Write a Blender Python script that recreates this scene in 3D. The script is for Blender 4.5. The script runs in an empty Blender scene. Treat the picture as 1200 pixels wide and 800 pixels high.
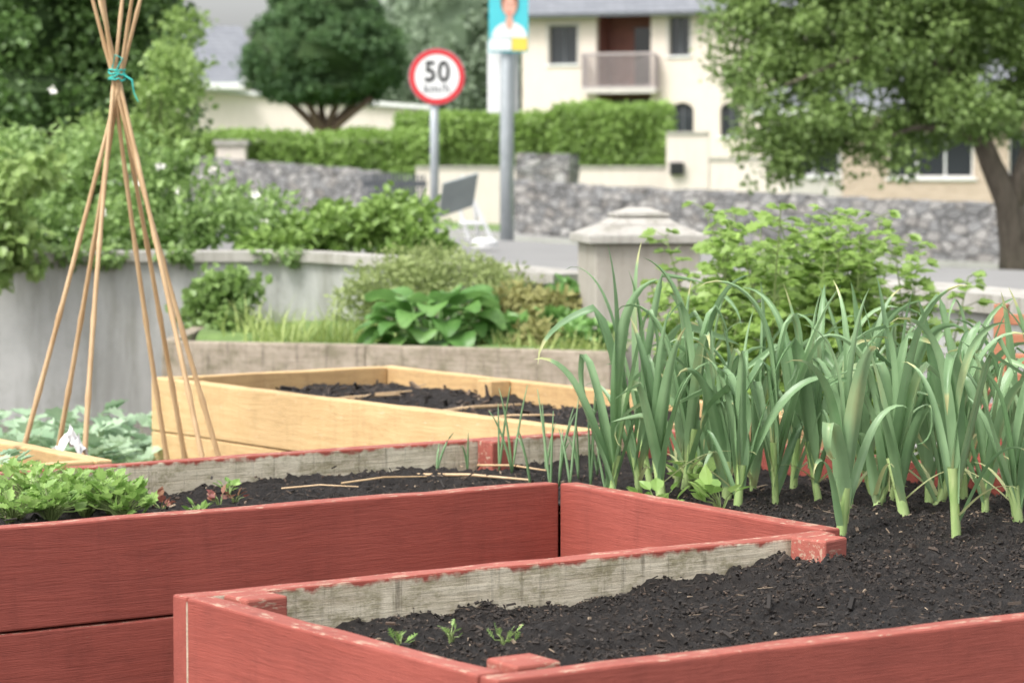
import bpy, math, random
import numpy as np
from mathutils import Vector, Matrix, noise
rng=np.random.default_rng(7); random.seed(11)
sc=bpy.context.scene; COL=sc.collection
F=3333.3; HC=1.29; TH=math.atan(215/F)
# ------------------------------------------------------------ light, world, camera
sd=Vector((-.42,-.40,.81)).normalized()
w=bpy.data.worlds.new('World'); sc.world=w; w.use_nodes=True; nt=w.node_tree; bgn=nt.nodes['Background']
sk=nt.nodes.new('ShaderNodeTexSky'); sk.sky_type='NISHITA'; sk.sun_disc=False; sk.sun_elevation=math.asin(sd.z); sk.sun_rotation=math.atan2(sd.x,sd.y); sk.dust_density=4; sk.air_density=1
hsv=nt.nodes.new('ShaderNodeHueSaturation'); hsv.inputs['Saturation'].default_value=.2; hsv.inputs['Value'].default_value=2.1; nt.links.new(sk.outputs[0],hsv.inputs['Color']); nt.links.new(hsv.outputs[0],bgn.inputs[0]); bgn.inputs[1].default_value=.15
sl=bpy.data.lights.new('Sun','SUN'); sl.energy=2.6; sl.angle=math.radians(18); sl.color=(1,.975,.93); so=bpy.data.objects.new('Sun',sl); so.rotation_euler=sd.to_track_quat('Z','Y').to_euler(); COL.objects.link(so)
cd=bpy.data.cameras.new('Camera'); cd.lens=100; cd.sensor_width=36; cd.clip_end=3000; cd.clip_start=.05; cd.dof.use_dof=True; cd.dof.focus_distance=5.3; cd.dof.aperture_fstop=8
co=bpy.data.objects.new('Camera',cd); co.location=(0,0,HC); co.rotation_euler=(math.pi/2-TH,0,0); COL.objects.link(co); sc.camera=co
sc.view_settings.view_transform='Standard'; sc.view_settings.look='None'; sc.view_settings.exposure=0
def ray(px,py):
    x=(px-600)/F; y=(400-py)/F
    return np.array([x, math.cos(TH)+y*math.sin(TH), -math.sin(TH)+y*math.cos(TH)])
def at(px,py,Y):
    r=ray(px,py); k=Y/r[1]; return np.array([r[0]*k,Y,HC+r[2]*k])
def onz(px,py,z):
    r=ray(px,py); k=(z-HC)/r[2]; return np.array([r[0]*k,r[1]*k,z])
O=np.array([.10,6.02]); AU=math.radians(35)
U=np.array([math.cos(AU),math.sin(AU)]); V=np.array([-math.sin(AU),math.cos(AU)])
def L(a,b,z=0):
    p=O+a*U+b*V; return np.array([p[0],p[1],z])
def toL(p):
    d=np.array(p[:2])-O; return d@U,d@V
# ------------------------------------------------------------ materials
def newmat(name):
    m=bpy.data.materials.new(name); m.use_nodes=True; nt=m.node_tree
    return m,nt,nt.nodes['Principled BSDF']
def N(nt,t,**k):
    n=nt.nodes.new(t)
    for a,b in k.items(): setattr(n,a,b)
    return n
def ramp(nt,fac,stops):
    r=nt.nodes.new('ShaderNodeValToRGB'); e=r.color_ramp.elements
    while len(e)<len(stops): e.new(.5)
    for i,(p,c) in enumerate(stops):
        e[i].position=p; e[i].color=(*c,1)
    nt.links.new(fac,r.inputs[0]); return r.outputs[0]
BW=lambda nt,f,a,b,hi=1: ramp(nt,f,[(a,(0,0,0)),(b,(hi,hi,hi))])
def coords(nt,scale=(1,1,1),rnd=True):
    tc=nt.nodes.new('ShaderNodeTexCoord'); mp=nt.nodes.new('ShaderNodeMapping')
    mp.inputs['Scale'].default_value=scale
    nt.links.new(tc.outputs['Object'],mp.inputs[0])
    if rnd:
        oi=nt.nodes.new('ShaderNodeObjectInfo'); mu=nt.nodes.new('ShaderNodeMath'); mu.operation='MULTIPLY'; mu.inputs[1].default_value=37
        nt.links.new(oi.outputs['Random'],mu.inputs[0]); nt.links.new(mu.outputs[0],mp.inputs['Location'])
    return mp.outputs[0]
def noisef(nt,vec,scale,detail=4,rough=.6):
    n=N(nt,'ShaderNodeTexNoise'); n.inputs['Scale'].default_value=scale; n.inputs['Detail'].default_value=detail; n.inputs['Roughness'].default_value=rough
    nt.links.new(vec,n.inputs['Vector']); return n.outputs['Fac']
def mix(nt,fac,a,b,mode='MIX'):
    m=nt.nodes.new('ShaderNodeMix'); m.data_type='RGBA'; m.blend_type=mode
    for s,v in ((0,fac),(6,a),(7,b)):
        if hasattr(v,'links'): nt.links.new(v,m.inputs[s])
        else: m.inputs[s].default_value=v if s==0 else (*v,1)
    return m.outputs[2]
def mathn(nt,op,a,b=0.0,clamp=False):
    m=nt.nodes.new('ShaderNodeMath'); m.operation=op; m.use_clamp=clamp
    for i,v in enumerate((a,b)):
        if hasattr(v,'links'): nt.links.new(v,m.inputs[i])
        else: m.inputs[i].default_value=v
    return m.outputs[0]
def bump(nt,bs,h,strength=.3,dist=.01):
    b=nt.nodes.new('ShaderNodeBump'); b.inputs['Strength'].default_value=strength; b.inputs['Distance'].default_value=dist
    nt.links.new(h,b.inputs['Height']); nt.links.new(b.outputs[0],bs.inputs['Normal'])
def simple(name,c1,c2=None,scale=8,rough=.7,bs=.2,bd=.01,metal=0,stretch=(1,1,1)):
    m,nt,b=newmat(name); c2=c2 or tuple(x*.75 for x in c1)
    v=coords(nt,stretch); f=noisef(nt,v,scale,5)
    nt.links.new(ramp(nt,f,[(.3,c2),(.7,c1)]),b.inputs['Base Color'])
    b.inputs['Roughness'].default_value=rough; b.inputs['Metallic'].default_value=metal
    if bs: bump(nt,b,noisef(nt,v,scale*4,4),bs,bd)
    return m
def paint(name,c,cd,bare,wear=.62):
    m,nt,b=newmat(name)
    v=coords(nt); 
    wob=noisef(nt,coords(nt,(1.3,3,3)),1.5,2); tc=nt.nodes.new('ShaderNodeSeparateXYZ'); nt.links.new(v,tc.inputs[0])
    cb=nt.nodes.new('ShaderNodeCombineXYZ'); nt.links.new(mathn(nt,'MULTIPLY',tc.outputs[0],1.5),cb.inputs[0])
    nt.links.new(mathn(nt,'MULTIPLY',mathn(nt,'ADD',tc.outputs[1],mathn(nt,'MULTIPLY',wob,.12)),40),cb.inputs[1]); nt.links.new(mathn(nt,'MULTIPLY',mathn(nt,'ADD',tc.outputs[2],mathn(nt,'MULTIPLY',wob,.12)),40),cb.inputs[2])
    g=noisef(nt,cb.outputs[0],1.6,6,.7); big=noisef(nt,v,2.6,5,.65); fine=noisef(nt,coords(nt,(4,90,90)),4,4,.7); blot=noisef(nt,coords(nt,(1,1.6,1.6)),9,5,.7)
    vert=noisef(nt,coords(nt,(9,1,1.2)),3,5,.7)
    col=mix(nt,BW(nt,g,.3,.7),cd,c)
    col=mix(nt,mathn(nt,'MULTIPLY',BW(nt,big,.35,.7),.5),col,tuple(min(1,x*1.22+.015) for x in c))
    col=mix(nt,mathn(nt,'MULTIPLY',BW(nt,blot,.5,.75),.4),col,tuple(x*.7 for x in cd))
    col=mix(nt,mathn(nt,'MULTIPLY',BW(nt,vert,.52,.75),.35),col,tuple(x*.65 for x in cd))
    vo=N(nt,'ShaderNodeTexVoronoi'); vo.inputs['Scale'].default_value=3.6; nt.links.new(coords(nt,(1,1.6,1.6)),vo.inputs['Vector'])
    kn=ramp(nt,vo.outputs['Distance'],[(.04,(1,1,1)),(.10,(0,0,0))])
    col=mix(nt,mathn(nt,'MULTIPLY',kn,.7),col,tuple(x*.4 for x in cd))
    cr=ramp(nt,fine,[(.28,(1,1,1)),(.37,(0,0,0))])
    col=mix(nt,mathn(nt,'MULTIPLY',cr,.5),col,tuple(x*.4 for x in cd))
    w=BW(nt,noisef(nt,coords(nt,(4,14,14)),5,6,.75),wear,wear+.05)
    col=mix(nt,mathn(nt,'MULTIPLY',w,.7),col,bare)
    nt.links.new(col,b.inputs['Base Color']); b.inputs['Roughness'].default_value=.68
    bump(nt,b,mathn(nt,'ADD',g,mathn(nt,'MULTIPLY',fine,.7)),.5,.004)
    return m
def weathered(name,light,dark,stain,top=None,H=.2):
    m,nt,b=newmat(name)
    g=noisef(nt,coords(nt,(1.5,30,30)),3,6,.7); bl=noisef(nt,coords(nt,(6,9,9)),2.0,8,.8)
    vt=noisef(nt,coords(nt,(30,1,2)),1.5,6,.8); v2=noisef(nt,coords(nt,(3,3,3)),2,5,.7)
    col=mix(nt,BW(nt,g,.3,.7),dark,light)
    col=mix(nt,BW(nt,bl,.46,.60,.8),col,stain)
    col=mix(nt,BW(nt,vt,.54,.66,.8),col,tuple(x*.4 for x in dark))
    col=mix(nt,BW(nt,v2,.5,.68,.65),col,tuple(min(1,x*1.15) for x in light))
    if top:
        tc=nt.nodes.new('ShaderNodeTexCoord'); sp=nt.nodes.new('ShaderNodeSeparateXYZ'); nt.links.new(tc.outputs['Object'],sp.inputs[0])
        h=mathn(nt,'ADD',sp.outputs[2],mathn(nt,'MULTIPLY',mathn(nt,'SUBTRACT',noisef(nt,coords(nt,(14,14,14)),2,5),.5),.045))
        col=mix(nt,BW(nt,mathn(nt,'MULTIPLY',mathn(nt,'SUBTRACT',h,H/2-.012),120,True),0,1),col,top)
    nt.links.new(col,b.inputs['Base Color']); b.inputs['Roughness'].default_value=.9
    bump(nt,b,mathn(nt,'ADD',g,bl),.7,.006); return m
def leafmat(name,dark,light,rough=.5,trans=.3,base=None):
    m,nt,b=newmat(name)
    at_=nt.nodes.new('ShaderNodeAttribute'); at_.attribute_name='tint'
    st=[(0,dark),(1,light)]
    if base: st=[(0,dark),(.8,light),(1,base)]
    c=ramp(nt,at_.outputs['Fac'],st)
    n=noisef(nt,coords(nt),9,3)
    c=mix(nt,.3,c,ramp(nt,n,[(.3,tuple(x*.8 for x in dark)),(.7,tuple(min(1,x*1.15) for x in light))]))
    nt.links.new(c,b.inputs['Base Color']); b.inputs['Roughness'].default_value=rough
    tr=nt.nodes.new('ShaderNodeBsdfTranslucent'); nt.links.new(c,tr.inputs[0])
    mx=nt.nodes.new('ShaderNodeMixShader'); mx.inputs[0].default_value=trans
    nt.links.new(b.outputs[0],mx.inputs[1]); nt.links.new(tr.outputs[0],mx.inputs[2])
    nt.links.new(mx.outputs[0],nt.nodes['Material Output'].inputs[0]); return m
RED=(.295,.062,.042); REDD=(.225,.046,.032)
M={}
M['red']=paint('red_painted_wood',RED,REDD,(.34,.20,.13),.70)
M['redtop']=paint('worn_red_edge',(.35,.092,.064),(.25,.056,.038),(.50,.39,.28),.55)
M['weath']=weathered('weathered_wood',(.72,.65,.51),(.46,.39,.28),(.25,.22,.12),RED)
M['yel']=paint('new_timber',(.62,.43,.215),(.46,.295,.13),(.66,.52,.33),.6)
M['yeli']=paint('new_timber_inside',(.56,.37,.17),(.39,.235,.10),(.57,.42,.26),.6)
M['grey_timber']=weathered('old_sleeper',(.40,.34,.27),(.27,.22,.165),(.18,.16,.10))
def soilmat():
    m,nt,b=newmat('dark_soil'); v=coords(nt,(1,1,1),False)
    n1=noisef(nt,v,45,9,.85); n2=noisef(nt,v,210,6,.85); n3=noisef(nt,v,3,4)
    c=ramp(nt,n1,[(.3,(.009,.0065,.006)),(.5,(.029,.022,.018)),(.68,(.09,.068,.054))])
    c=mix(nt,mathn(nt,'MULTIPLY',BW(nt,n3,.45,.7),.35),c,(.06,.045,.036))
    c=mix(nt,BW(nt,n2,.5,.7,.5),c,(.011,.009,.008))
    nt.links.new(c,b.inputs['Base Color']); b.inputs['Roughness'].default_value=.9
    bump(nt,b,mathn(nt,'ADD',n1,mathn(nt,'MULTIPLY',n2,.9)),1,.035); return m
M['soil']=soilmat()
def chipmat():
    m,nt,b=newmat('mulch_chips'); a=nt.nodes.new('ShaderNodeAttribute'); a.attribute_name='tint'
    nt.links.new(ramp(nt,a.outputs['Fac'],[(0,(.008,.006,.005)),(.5,(.034,.025,.019)),(.8,(.10,.066,.046)),(1,(.34,.26,.18))]),b.inputs['Base Color'])
    b.inputs['Roughness'].default_value=.8; return m
M['chip']=chipmat()
def wallmat(name,c,cd,stain,ss=.85):
    m,nt,b=newmat(name); v=coords(nt,(1,1,1),False)
    n1=noisef(nt,v,1.6,8,.75); n2=noisef(nt,coords(nt,(6,6,.7),False),1.5,6,.75); n3=noisef(nt,v,60,3); n4=noisef(nt,v,7,6,.8)
    col=mix(nt,BW(nt,n1,.3,.7),cd,c)
    col=mix(nt,BW(nt,n2,.48,.70,ss),col,stain)
    col=mix(nt,BW(nt,n4,.55,.72,ss*.6),col,stain)
    nt.links.new(col,b.inputs['Base Color']); b.inputs['Roughness'].default_value=.9
    bump(nt,b,mathn(nt,'ADD',n1,mathn(nt,'MULTIPLY',n3,.3)),.4,.01); return m
M['conc']=wallmat('grey_render',(.48,.48,.46),(.36,.36,.35),(.26,.26,.23))
M['coping']=wallmat('concrete_coping',(.46,.44,.40),(.35,.33,.30),(.20,.19,.15))
M['pillar']=wallmat('concrete_pillar',(.43,.40,.35),(.34,.31,.27),(.23,.21,.16))
M['cream']=wallmat('cream_render',(.72,.63,.55),(.67,.585,.51),(.60,.52,.45),.5)
M['cream2']=wallmat('cream_garden_wall',(.72,.64,.575),(.65,.58,.52),(.56,.50,.44),.5)
M['greyrender']=wallmat('pale_grey_render',(.58,.54,.50),(.50,.47,.44),(.42,.40,.37),.5)
def stonemat():
    m,nt,b=newmat('rubble_stone'); v=coords(nt,(1,1,1.7),False)
    nz=N(nt,'ShaderNodeTexNoise'); nz.inputs['Scale'].default_value=3; nt.links.new(v,nz.inputs['Vector'])
    vv=mix(nt,.1,v,nz.outputs['Color'])
    vo=N(nt,'ShaderNodeTexVoronoi'); vo.inputs['Scale'].default_value=4.6; nt.links.new(vv,vo.inputs['Vector'])
    ve=N(nt,'ShaderNodeTexVoronoi',feature='DISTANCE_TO_EDGE'); ve.inputs['Scale'].default_value=4.6; nt.links.new(vv,ve.inputs['Vector'])
    sp=nt.nodes.new('ShaderNodeSeparateColor'); nt.links.new(vo.outputs['Color'],sp.inputs[0])
    c=ramp(nt,sp.outputs[0],[(0,(.12,.12,.12)),(.35,(.20,.20,.20)),(.6,(.29,.28,.265)),(.8,(.21,.19,.17)),(1,(.40,.39,.37))])
    c=mix(nt,.3,c,ramp(nt,noisef(nt,v,14,5),[(.3,(.09,.09,.09)),(.7,(.36,.36,.34))]))
    c=mix(nt,ramp(nt,ve.outputs['Distance'],[(0,(.92,.92,.92)),(.10,(0,0,0))]),c,(.06,.058,.055))
    nt.links.new(c,b.inputs['Base Color']); b.inputs['Roughness'].default_value=.9
    bump(nt,b,ramp(nt,ve.outputs['Distance'],[(0,(0,0,0)),(.15,(1,1,1))]),.6,.04); return m
M['stone']=stonemat()
def brickmat(name,c1,c2,mort,w,h):
    m,nt,b=newmat(name); tc=nt.nodes.new('ShaderNodeTexCoord'); sp=nt.nodes.new('ShaderNodeSeparateXYZ'); nt.links.new(tc.outputs['Object'],sp.inputs[0])
    cb=nt.nodes.new('ShaderNodeCombineXYZ'); nt.links.new(mathn(nt,'ADD',sp.outputs[0],sp.outputs[1]),cb.inputs[0]); nt.links.new(sp.outputs[2],cb.inputs[1])
    br=nt.nodes.new('ShaderNodeTexBrick'); nt.links.new(cb.outputs[0],br.inputs['Vector'])
    br.inputs['Color1'].default_value=(*c1,1); br.inputs['Color2'].default_value=(*c2,1); br.inputs['Mortar'].default_value=(*mort,1)
    br.inputs['Scale'].default_value=1; br.inputs['Brick Width'].default_value=w; br.inputs['Row Height'].default_value=h; br.inputs['Mortar Size'].default_value=h*.08
    nt.links.new(mix(nt,.3,br.outputs['Color'],ramp(nt,noisef(nt,tc.outputs['Object'],3,5),[(.3,c2),(.7,c1)])),b.inputs['Base Color'])
    b.inputs['Roughness'].default_value=.85; return m
M['brick']=brickmat('tan_brick',(.54,.42,.33),(.42,.32,.24),(.5,.46,.42),.22,.075)
M['slate']=brickmat('slate_roof',(.22,.23,.25),(.16,.17,.19),(.09,.09,.10),.35,.14)
M['recess']=simple('red_brown_render',(.24,.10,.075),(.18,.075,.06),3)
M['white']=simple('white_paint',(.8,.8,.79),(.72,.72,.71),5,.5,.05)
M['offwhite']=simple('white_card',(.78,.78,.77),(.68,.68,.67),5,.6,.05)
M['redsign']=simple('red_sign_face',(.62,.03,.04),(.55,.025,.035),3,.4,0)
M['black']=simple('black_paint',(.015,.015,.016),(.012,.012,.012),3,.5,0)
M['steel']=simple('galvanised_steel',(.42,.45,.47),(.33,.36,.38),6,.45,.05,metal=.3)
M['darkgrey']=simple('dark_grey_paint',(.10,.11,.12),(.08,.085,.095),5,.6,.05)
M['panelgrey']=simple('grey_panel',(.27,.30,.30),(.22,.245,.245),4,.9,.05)
M['railing']=simple('grey_railing',(.40,.34,.34),(.32,.28,.28),4,.5,.05)
M['teal']=simple('teal_print',(.08,.52,.58),(.07,.47,.54),2,.4,0)
M['yellow']=simple('yellow_print',(.80,.62,.10),(.75,.55,.08),2,.4,0)
M['skin']=simple('printed_skin',(.72,.42,.32),(.60,.31,.23),14,.5,0)
M['hair']=simple('printed_hair',(.30,.10,.04),(.16,.06,.025),9,.5,0)
M['twine']=simple('turquoise_twine',(.05,.50,.42),(.04,.38,.33),60,.8,.3,.002)
M['bamboo']=simple('bamboo',(.60,.43,.25),(.40,.25,.12),5,.5,.1,.002,stretch=(4,4,1))
M['bark']=simple('bark',(.19,.155,.125),(.08,.065,.05),9,.95,.9,.03,stretch=(2,2,.5))
M['barkred']=simple('conifer_bark',(.24,.16,.12),(.12,.08,.06),9,.95,.6,.03,stretch=(2,2,.4))
M['stem']=simple('green_stem',(.22,.30,.10),(.16,.20,.07),20,.6,.1,.002)
M['shank']=simple('leek_shank',(.42,.52,.22),(.24,.37,.12),30,.45,.1,.001,stretch=(3,3,.4))
M['orangewood']=simple('orange_stained_wood',(.44,.19,.10),(.32,.13,.065),5,.6,.2,.003,stretch=(1,8,8))
M['asphalt']=simple('asphalt',(.13,.13,.135),(.10,.10,.105),3,.9,.4,.01)
M['paving']=simple('concrete_paving',(.26,.255,.245),(.21,.205,.20),2,.9,.2,.01)
M['kerb']=simple('kerb_stone',(.38,.37,.36),(.30,.29,.28),4,.85,.2,.01)
M['grass']=simple('grass_ground',(.16,.25,.07),(.10,.16,.045),5,.95,.8,.03)
M['gravel']=simple('garden_gravel',(.26,.24,.21),(.12,.11,.09),40,.95,.8,.02)
def glassm():
    m,nt,b=newmat('window_glass'); b.inputs['Base Color'].default_value=(.03,.035,.04,1); b.inputs['Roughness'].default_value=.08; return m
M['glass']=glassm()
M['petal']=simple('white_petals',(.85,.83,.78),(.75,.73,.68),9,.6,0)
M['l_tree']=leafmat('leaf_ash',(.07,.13,.03),(.32,.45,.14),.5,.4)
M['l_left']=leafmat('leaf_hedge_tree',(.035,.08,.022),(.20,.33,.10),.45,.3)
M['l_con']=leafmat('leaf_conifer',(.032,.08,.034),(.14,.25,.085),.7,.2)
M['l_far']=leafmat('leaf_distant_hazed',(.17,.22,.16),(.33,.41,.28),.7,.25)  # greyer, paler greens: distance haze is put into the leaf colour
M['l_hedge']=leafmat('leaf_hedge',(.11,.20,.04),(.33,.49,.12),.5,.3)
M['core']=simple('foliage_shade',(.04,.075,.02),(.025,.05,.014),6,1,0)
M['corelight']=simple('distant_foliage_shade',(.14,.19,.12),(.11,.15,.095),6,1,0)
M['l_shrub']=leafmat('leaf_shrub',(.07,.15,.035),(.34,.49,.16),.45,.35)
M['l_vine']=leafmat('leaf_vine',(.10,.18,.04),(.38,.52,.17),.45,.4)
M['l_bright']=leafmat('leaf_raspberry',(.12,.22,.035),(.42,.60,.16),.45,.45)
M['l_pale']=leafmat('leaf_pale_shrub',(.15,.20,.06),(.42,.50,.20),.6,.35)
M['l_brown']=leafmat('leaf_fading',(.18,.18,.06),(.44,.43,.17),.7,.3)
M['l_hosta']=leafmat('leaf_hosta',(.07,.19,.04),(.30,.52,.16),.38,.35)
M['l_cab']=leafmat('leaf_brassica',(.18,.32,.17),(.52,.65,.45),.5,.3)
M['l_let']=leafmat('leaf_salad',(.14,.28,.05),(.44,.62,.20),.4,.4)
M['l_redlet']=leafmat('leaf_red_lettuce',(.22,.03,.05),(.40,.24,.13),.4,.3)
M['l_leek']=leafmat('leaf_leek',(.075,.175,.06),(.33,.49,.26),.38,.30,(.64,.61,.30))
M['l_grass']=leafmat('leaf_grass',(.18,.27,.06),(.52,.60,.22),.5,.3)
# ------------------------------------------------------------ mesh tools
class MB:
    def __init__(s): s.V=[];s.LI=[];s.LS=[];s.MI=[];s.T=[];s.n=0
    def add(s,v,f,mat=0,t=.5):
        v=np.asarray(v,float).reshape(-1,3)
        if isinstance(f,np.ndarray):
            s.LI.append((f+s.n).ravel()); s.LS.append(np.full(len(f),f.shape[1])); k=len(f)
        else:
            s.LI.append(np.array([i+s.n for q in f for i in q])); s.LS.append(np.array([len(q) for q in f])); k=len(f)
        s.MI.append(np.full(k,mat)); s.T.append(np.broadcast_to(np.asarray(t,float),(len(v),)).copy())
        s.V.append(v); s.n+=len(v); return s
    def box(s,x0,y0,z0,x1,y1,z1,mat=0,t=.5):
        v=[(x0,y0,z0),(x1,y0,z0),(x1,y1,z0),(x0,y1,z0),(x0,y0,z1),(x1,y0,z1),(x1,y1,z1),(x0,y1,z1)]
        return s.add(v,[(0,3,2,1),(4,5,6,7),(0,1,5,4),(1,2,6,5),(2,3,7,6),(3,0,4,7)],mat,t)
    def tube(s,pts,rad,n=8,mat=0,t=.5,cap=True):
        pts=[np.array(p,float) for p in pts]; vs=[]; k=len(pts)
        ref=np.array([0,0,1.])
        for i,p in enumerate(pts):
            d=pts[min(i+1,k-1)]-pts[max(i-1,0)]; d=d/(np.linalg.norm(d)+1e-9)
            r_=np.array([1.,0,0]) if abs(d[2])>.8 else ref
            x=np.cross(d,r_); x/=np.linalg.norm(x); y=np.cross(d,x)
            r=rad[i] if hasattr(rad,'__len__') else rad
            for j in range(n):
                a=2*math.pi*j/n; vs.append(p+r*(math.cos(a)*x+math.sin(a)*y))
        f=[(i*n+j,i*n+(j+1)%n,(i+1)*n+(j+1)%n,(i+1)*n+j) for i in range(k-1) for j in range(n)]
        if cap: f.append(tuple(range(n-1,-1,-1))); f.append(tuple(range((k-1)*n,k*n)))
        return s.add(vs,f,mat,t)
    def mesh(s,name,mats,smooth=False):
        me=bpy.data.meshes.new(name); v=np.concatenate(s.V); li=np.concatenate(s.LI); ls=np.concatenate(s.LS)
        me.vertices.add(len(v)); me.vertices.foreach_set('co',v.ravel())
        me.loops.add(len(li)); me.loops.foreach_set('vertex_index',li.astype(np.int32))
        me.polygons.add(len(ls)); me.polygons.foreach_set('loop_start',np.concatenate([[0],np.cumsum(ls)[:-1]]).astype(np.int32))
        me.polygons.foreach_set('material_index',np.concatenate(s.MI).astype(np.int32))
        me.polygons.foreach_set('use_smooth',np.full(len(ls),smooth))
        me.update(calc_edges=True)
        a=me.attributes.new('tint','FLOAT','POINT'); a.data.foreach_set('value',np.clip(np.concatenate(s.T),0,1))
        for m in mats: me.materials.append(M[m])
        return me
WM={}
def meta(o,label=None,cat=None,group=None,kind=None,category=None):
    cat=cat or category
    if label:o['label']=label
    if cat:o['category']=cat
    if group:o['group']=group
    if kind:o['kind']=kind
def thing(name,loc,label,cat,group=None):
    e=bpy.data.objects.new(name,None); e.empty_display_size=.1; e.location=Vector([float(x) for x in loc]); COL.objects.link(e)
    WM[e]=Matrix.Translation(e.location); meta(e,label,cat,group); return e
def put(mb,name,mats,parent=None,matrix=None,smooth=False,me=None,bev=0,**k):
    me=me or mb.mesh(name,mats,smooth); o=bpy.data.objects.new(name,me); COL.objects.link(o)
    w=matrix or Matrix.Identity(4)
    if parent is not None:
        o.parent=parent; o.matrix_parent_inverse=WM[parent].inverted()
    o.matrix_basis=w; WM[o]=w
    if bev:
        b=o.modifiers.new('bevel','BEVEL'); b.width=bev; b.segments=2; b.limit_method='ANGLE'
    meta(o,**k); return o
def unit(n):
    d=rng.normal(size=(n,3)); return d/np.linalg.norm(d,axis=1)[:,None]
TD=(np.array([(0,0,0),(-.5,.45,.12),(0,1,0),(.5,.45,.12)]),np.array([(0,3,2),(0,2,1)]))
TN=(np.array([(0,0,0),(-.2,.5,.06),(0,1,0),(.2,.5,.06)]),np.array([(0,3,2),(0,2,1)]))
TO=(np.array([(0,0,0),(-.32,.25,.08),(-.36,.55,.08),(-.15,.85,.02),(0,1.05,-.08),(.15,.85,.02),(.36,.55,.08),(.32,.25,.08),(0,.5,-.02)]),
    np.array([(8,1,0),(8,2,1),(8,3,2),(8,4,3),(8,5,4),(8,6,5),(8,7,6),(8,0,7)]))
TJ=(np.array([(0,0,0),(-.2,.1,.05),(-.42,.22,.1),(-.3,.36,.06),(-.5,.5,.1),(-.28,.62,.04),(-.3,.82,.04),(-.1,.86,0),(0,1.1,-.06),(.1,.86,0),(.3,.82,.04),(.28,.62,.04),(.5,.5,.1),(.3,.36,.06),(.42,.22,.1),(.2,.1,.05),(0,.5,-.04)]),
    np.array([(16,i+1,i) for i in range(15)]+[(16,0,15)]))
fv=[(0,0,0)];ff=[]
for k_,(yy_,l_) in enumerate([(.2,.22),(.4,.34),(.6,.32),(.8,.22)]):
    for s_ in (-1,1):
        n0=len(fv); fv+=[(0,yy_-.07,0),(s_*l_,yy_+.16,.06),(s_*l_*.45,yy_+.14,.03),(0,yy_+.05,0)]; ff+=[(n0,n0+1,n0+2),(n0,n0+2,n0+3)]
n0=len(fv); fv+=[(-.03,0,0),(.03,0,0),(.06,.85,0),(0,1.1,0),(-.06,.85,0)]; ff+=[(n0,n0+1,n0+2),(n0,n0+2,n0+4),(n0+2,n0+3,n0+4)]
TF=(np.array(fv,float),np.array(ff))
TB=(np.array([(-.5,-.5,-.5),(.5,-.5,-.5),(.5,.5,-.5),(-.5,.5,-.5),(-.4,-.45,.5),(.4,-.5,.5),(.5,.4,.5),(-.45,.45,.5)]),
    np.array([(0,3,2,1),(4,5,6,7),(0,1,5,4),(1,2,6,5),(2,3,7,6),(3,0,4,7)]))
def scatter(mb,T,P,D,Nn,S,tint,mat=0):
    tv,tf=T; D=D/np.linalg.norm(D,axis=1)[:,None]
    X=np.cross(D,Nn); X=X/(np.linalg.norm(X,axis=1)[:,None]+1e-9); Z=np.cross(X,D)
    S=np.asarray(S,float); 
    if S.ndim==1: S=np.stack([S,S,S],1)
    tvs=tv[None]*S[:,None,:]
    W=P[:,None]+tvs[...,0:1]*X[:,None]+tvs[...,1:2]*D[:,None]+tvs[...,2:3]*Z[:,None]
    n=len(P);k=len(tv); f=(tf[None]+np.arange(n)[:,None,None]*k).reshape(-1,tf.shape[1])
    mb.add(W.reshape(-1,3),f,mat,np.repeat(tint,k))
def cloud(mb,ells,n,cr,nc,size,T=TD,mat=0,inner=.5,flat=.75,tb=.45,droop=0.0):
    vol=np.array([np.prod(r)**(2/3) for c,r in ells]); vol/=vol.sum()
    z0=min(c[2]-r[2] for c,r in ells); z1=max(c[2]+r[2] for c,r in ells)
    which=rng.choice(len(ells),nc,p=vol); C=np.array([ells[i][0] for i in which],float); R=np.array([ells[i][1] for i in which],float)
    C=C+unit(nc)*R*(rng.uniform(inner,1,nc)**.6)[:,None]
    ct=rng.normal(0,.11,nc); crr=cr*rng.uniform(.5,1.6,nc)
    j=rng.integers(0,nc,n); d=unit(n); rr=rng.uniform(0,1,n)**.45*np.where(rng.random(n)<.12,1.35,1)
    P=C[j]+d*(crr[j]*rr)[:,None]*np.array([1,1,flat])
    nm=d*.6+np.array([0,0,.7])+unit(n)*.8
    D=d*.7+unit(n)*.8+np.array([0,0,-droop])
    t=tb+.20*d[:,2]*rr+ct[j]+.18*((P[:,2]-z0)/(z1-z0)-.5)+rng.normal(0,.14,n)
    scatter(mb,T,P,D,nm,size*rng.uniform(.5,1.3,n),t,mat)
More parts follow.
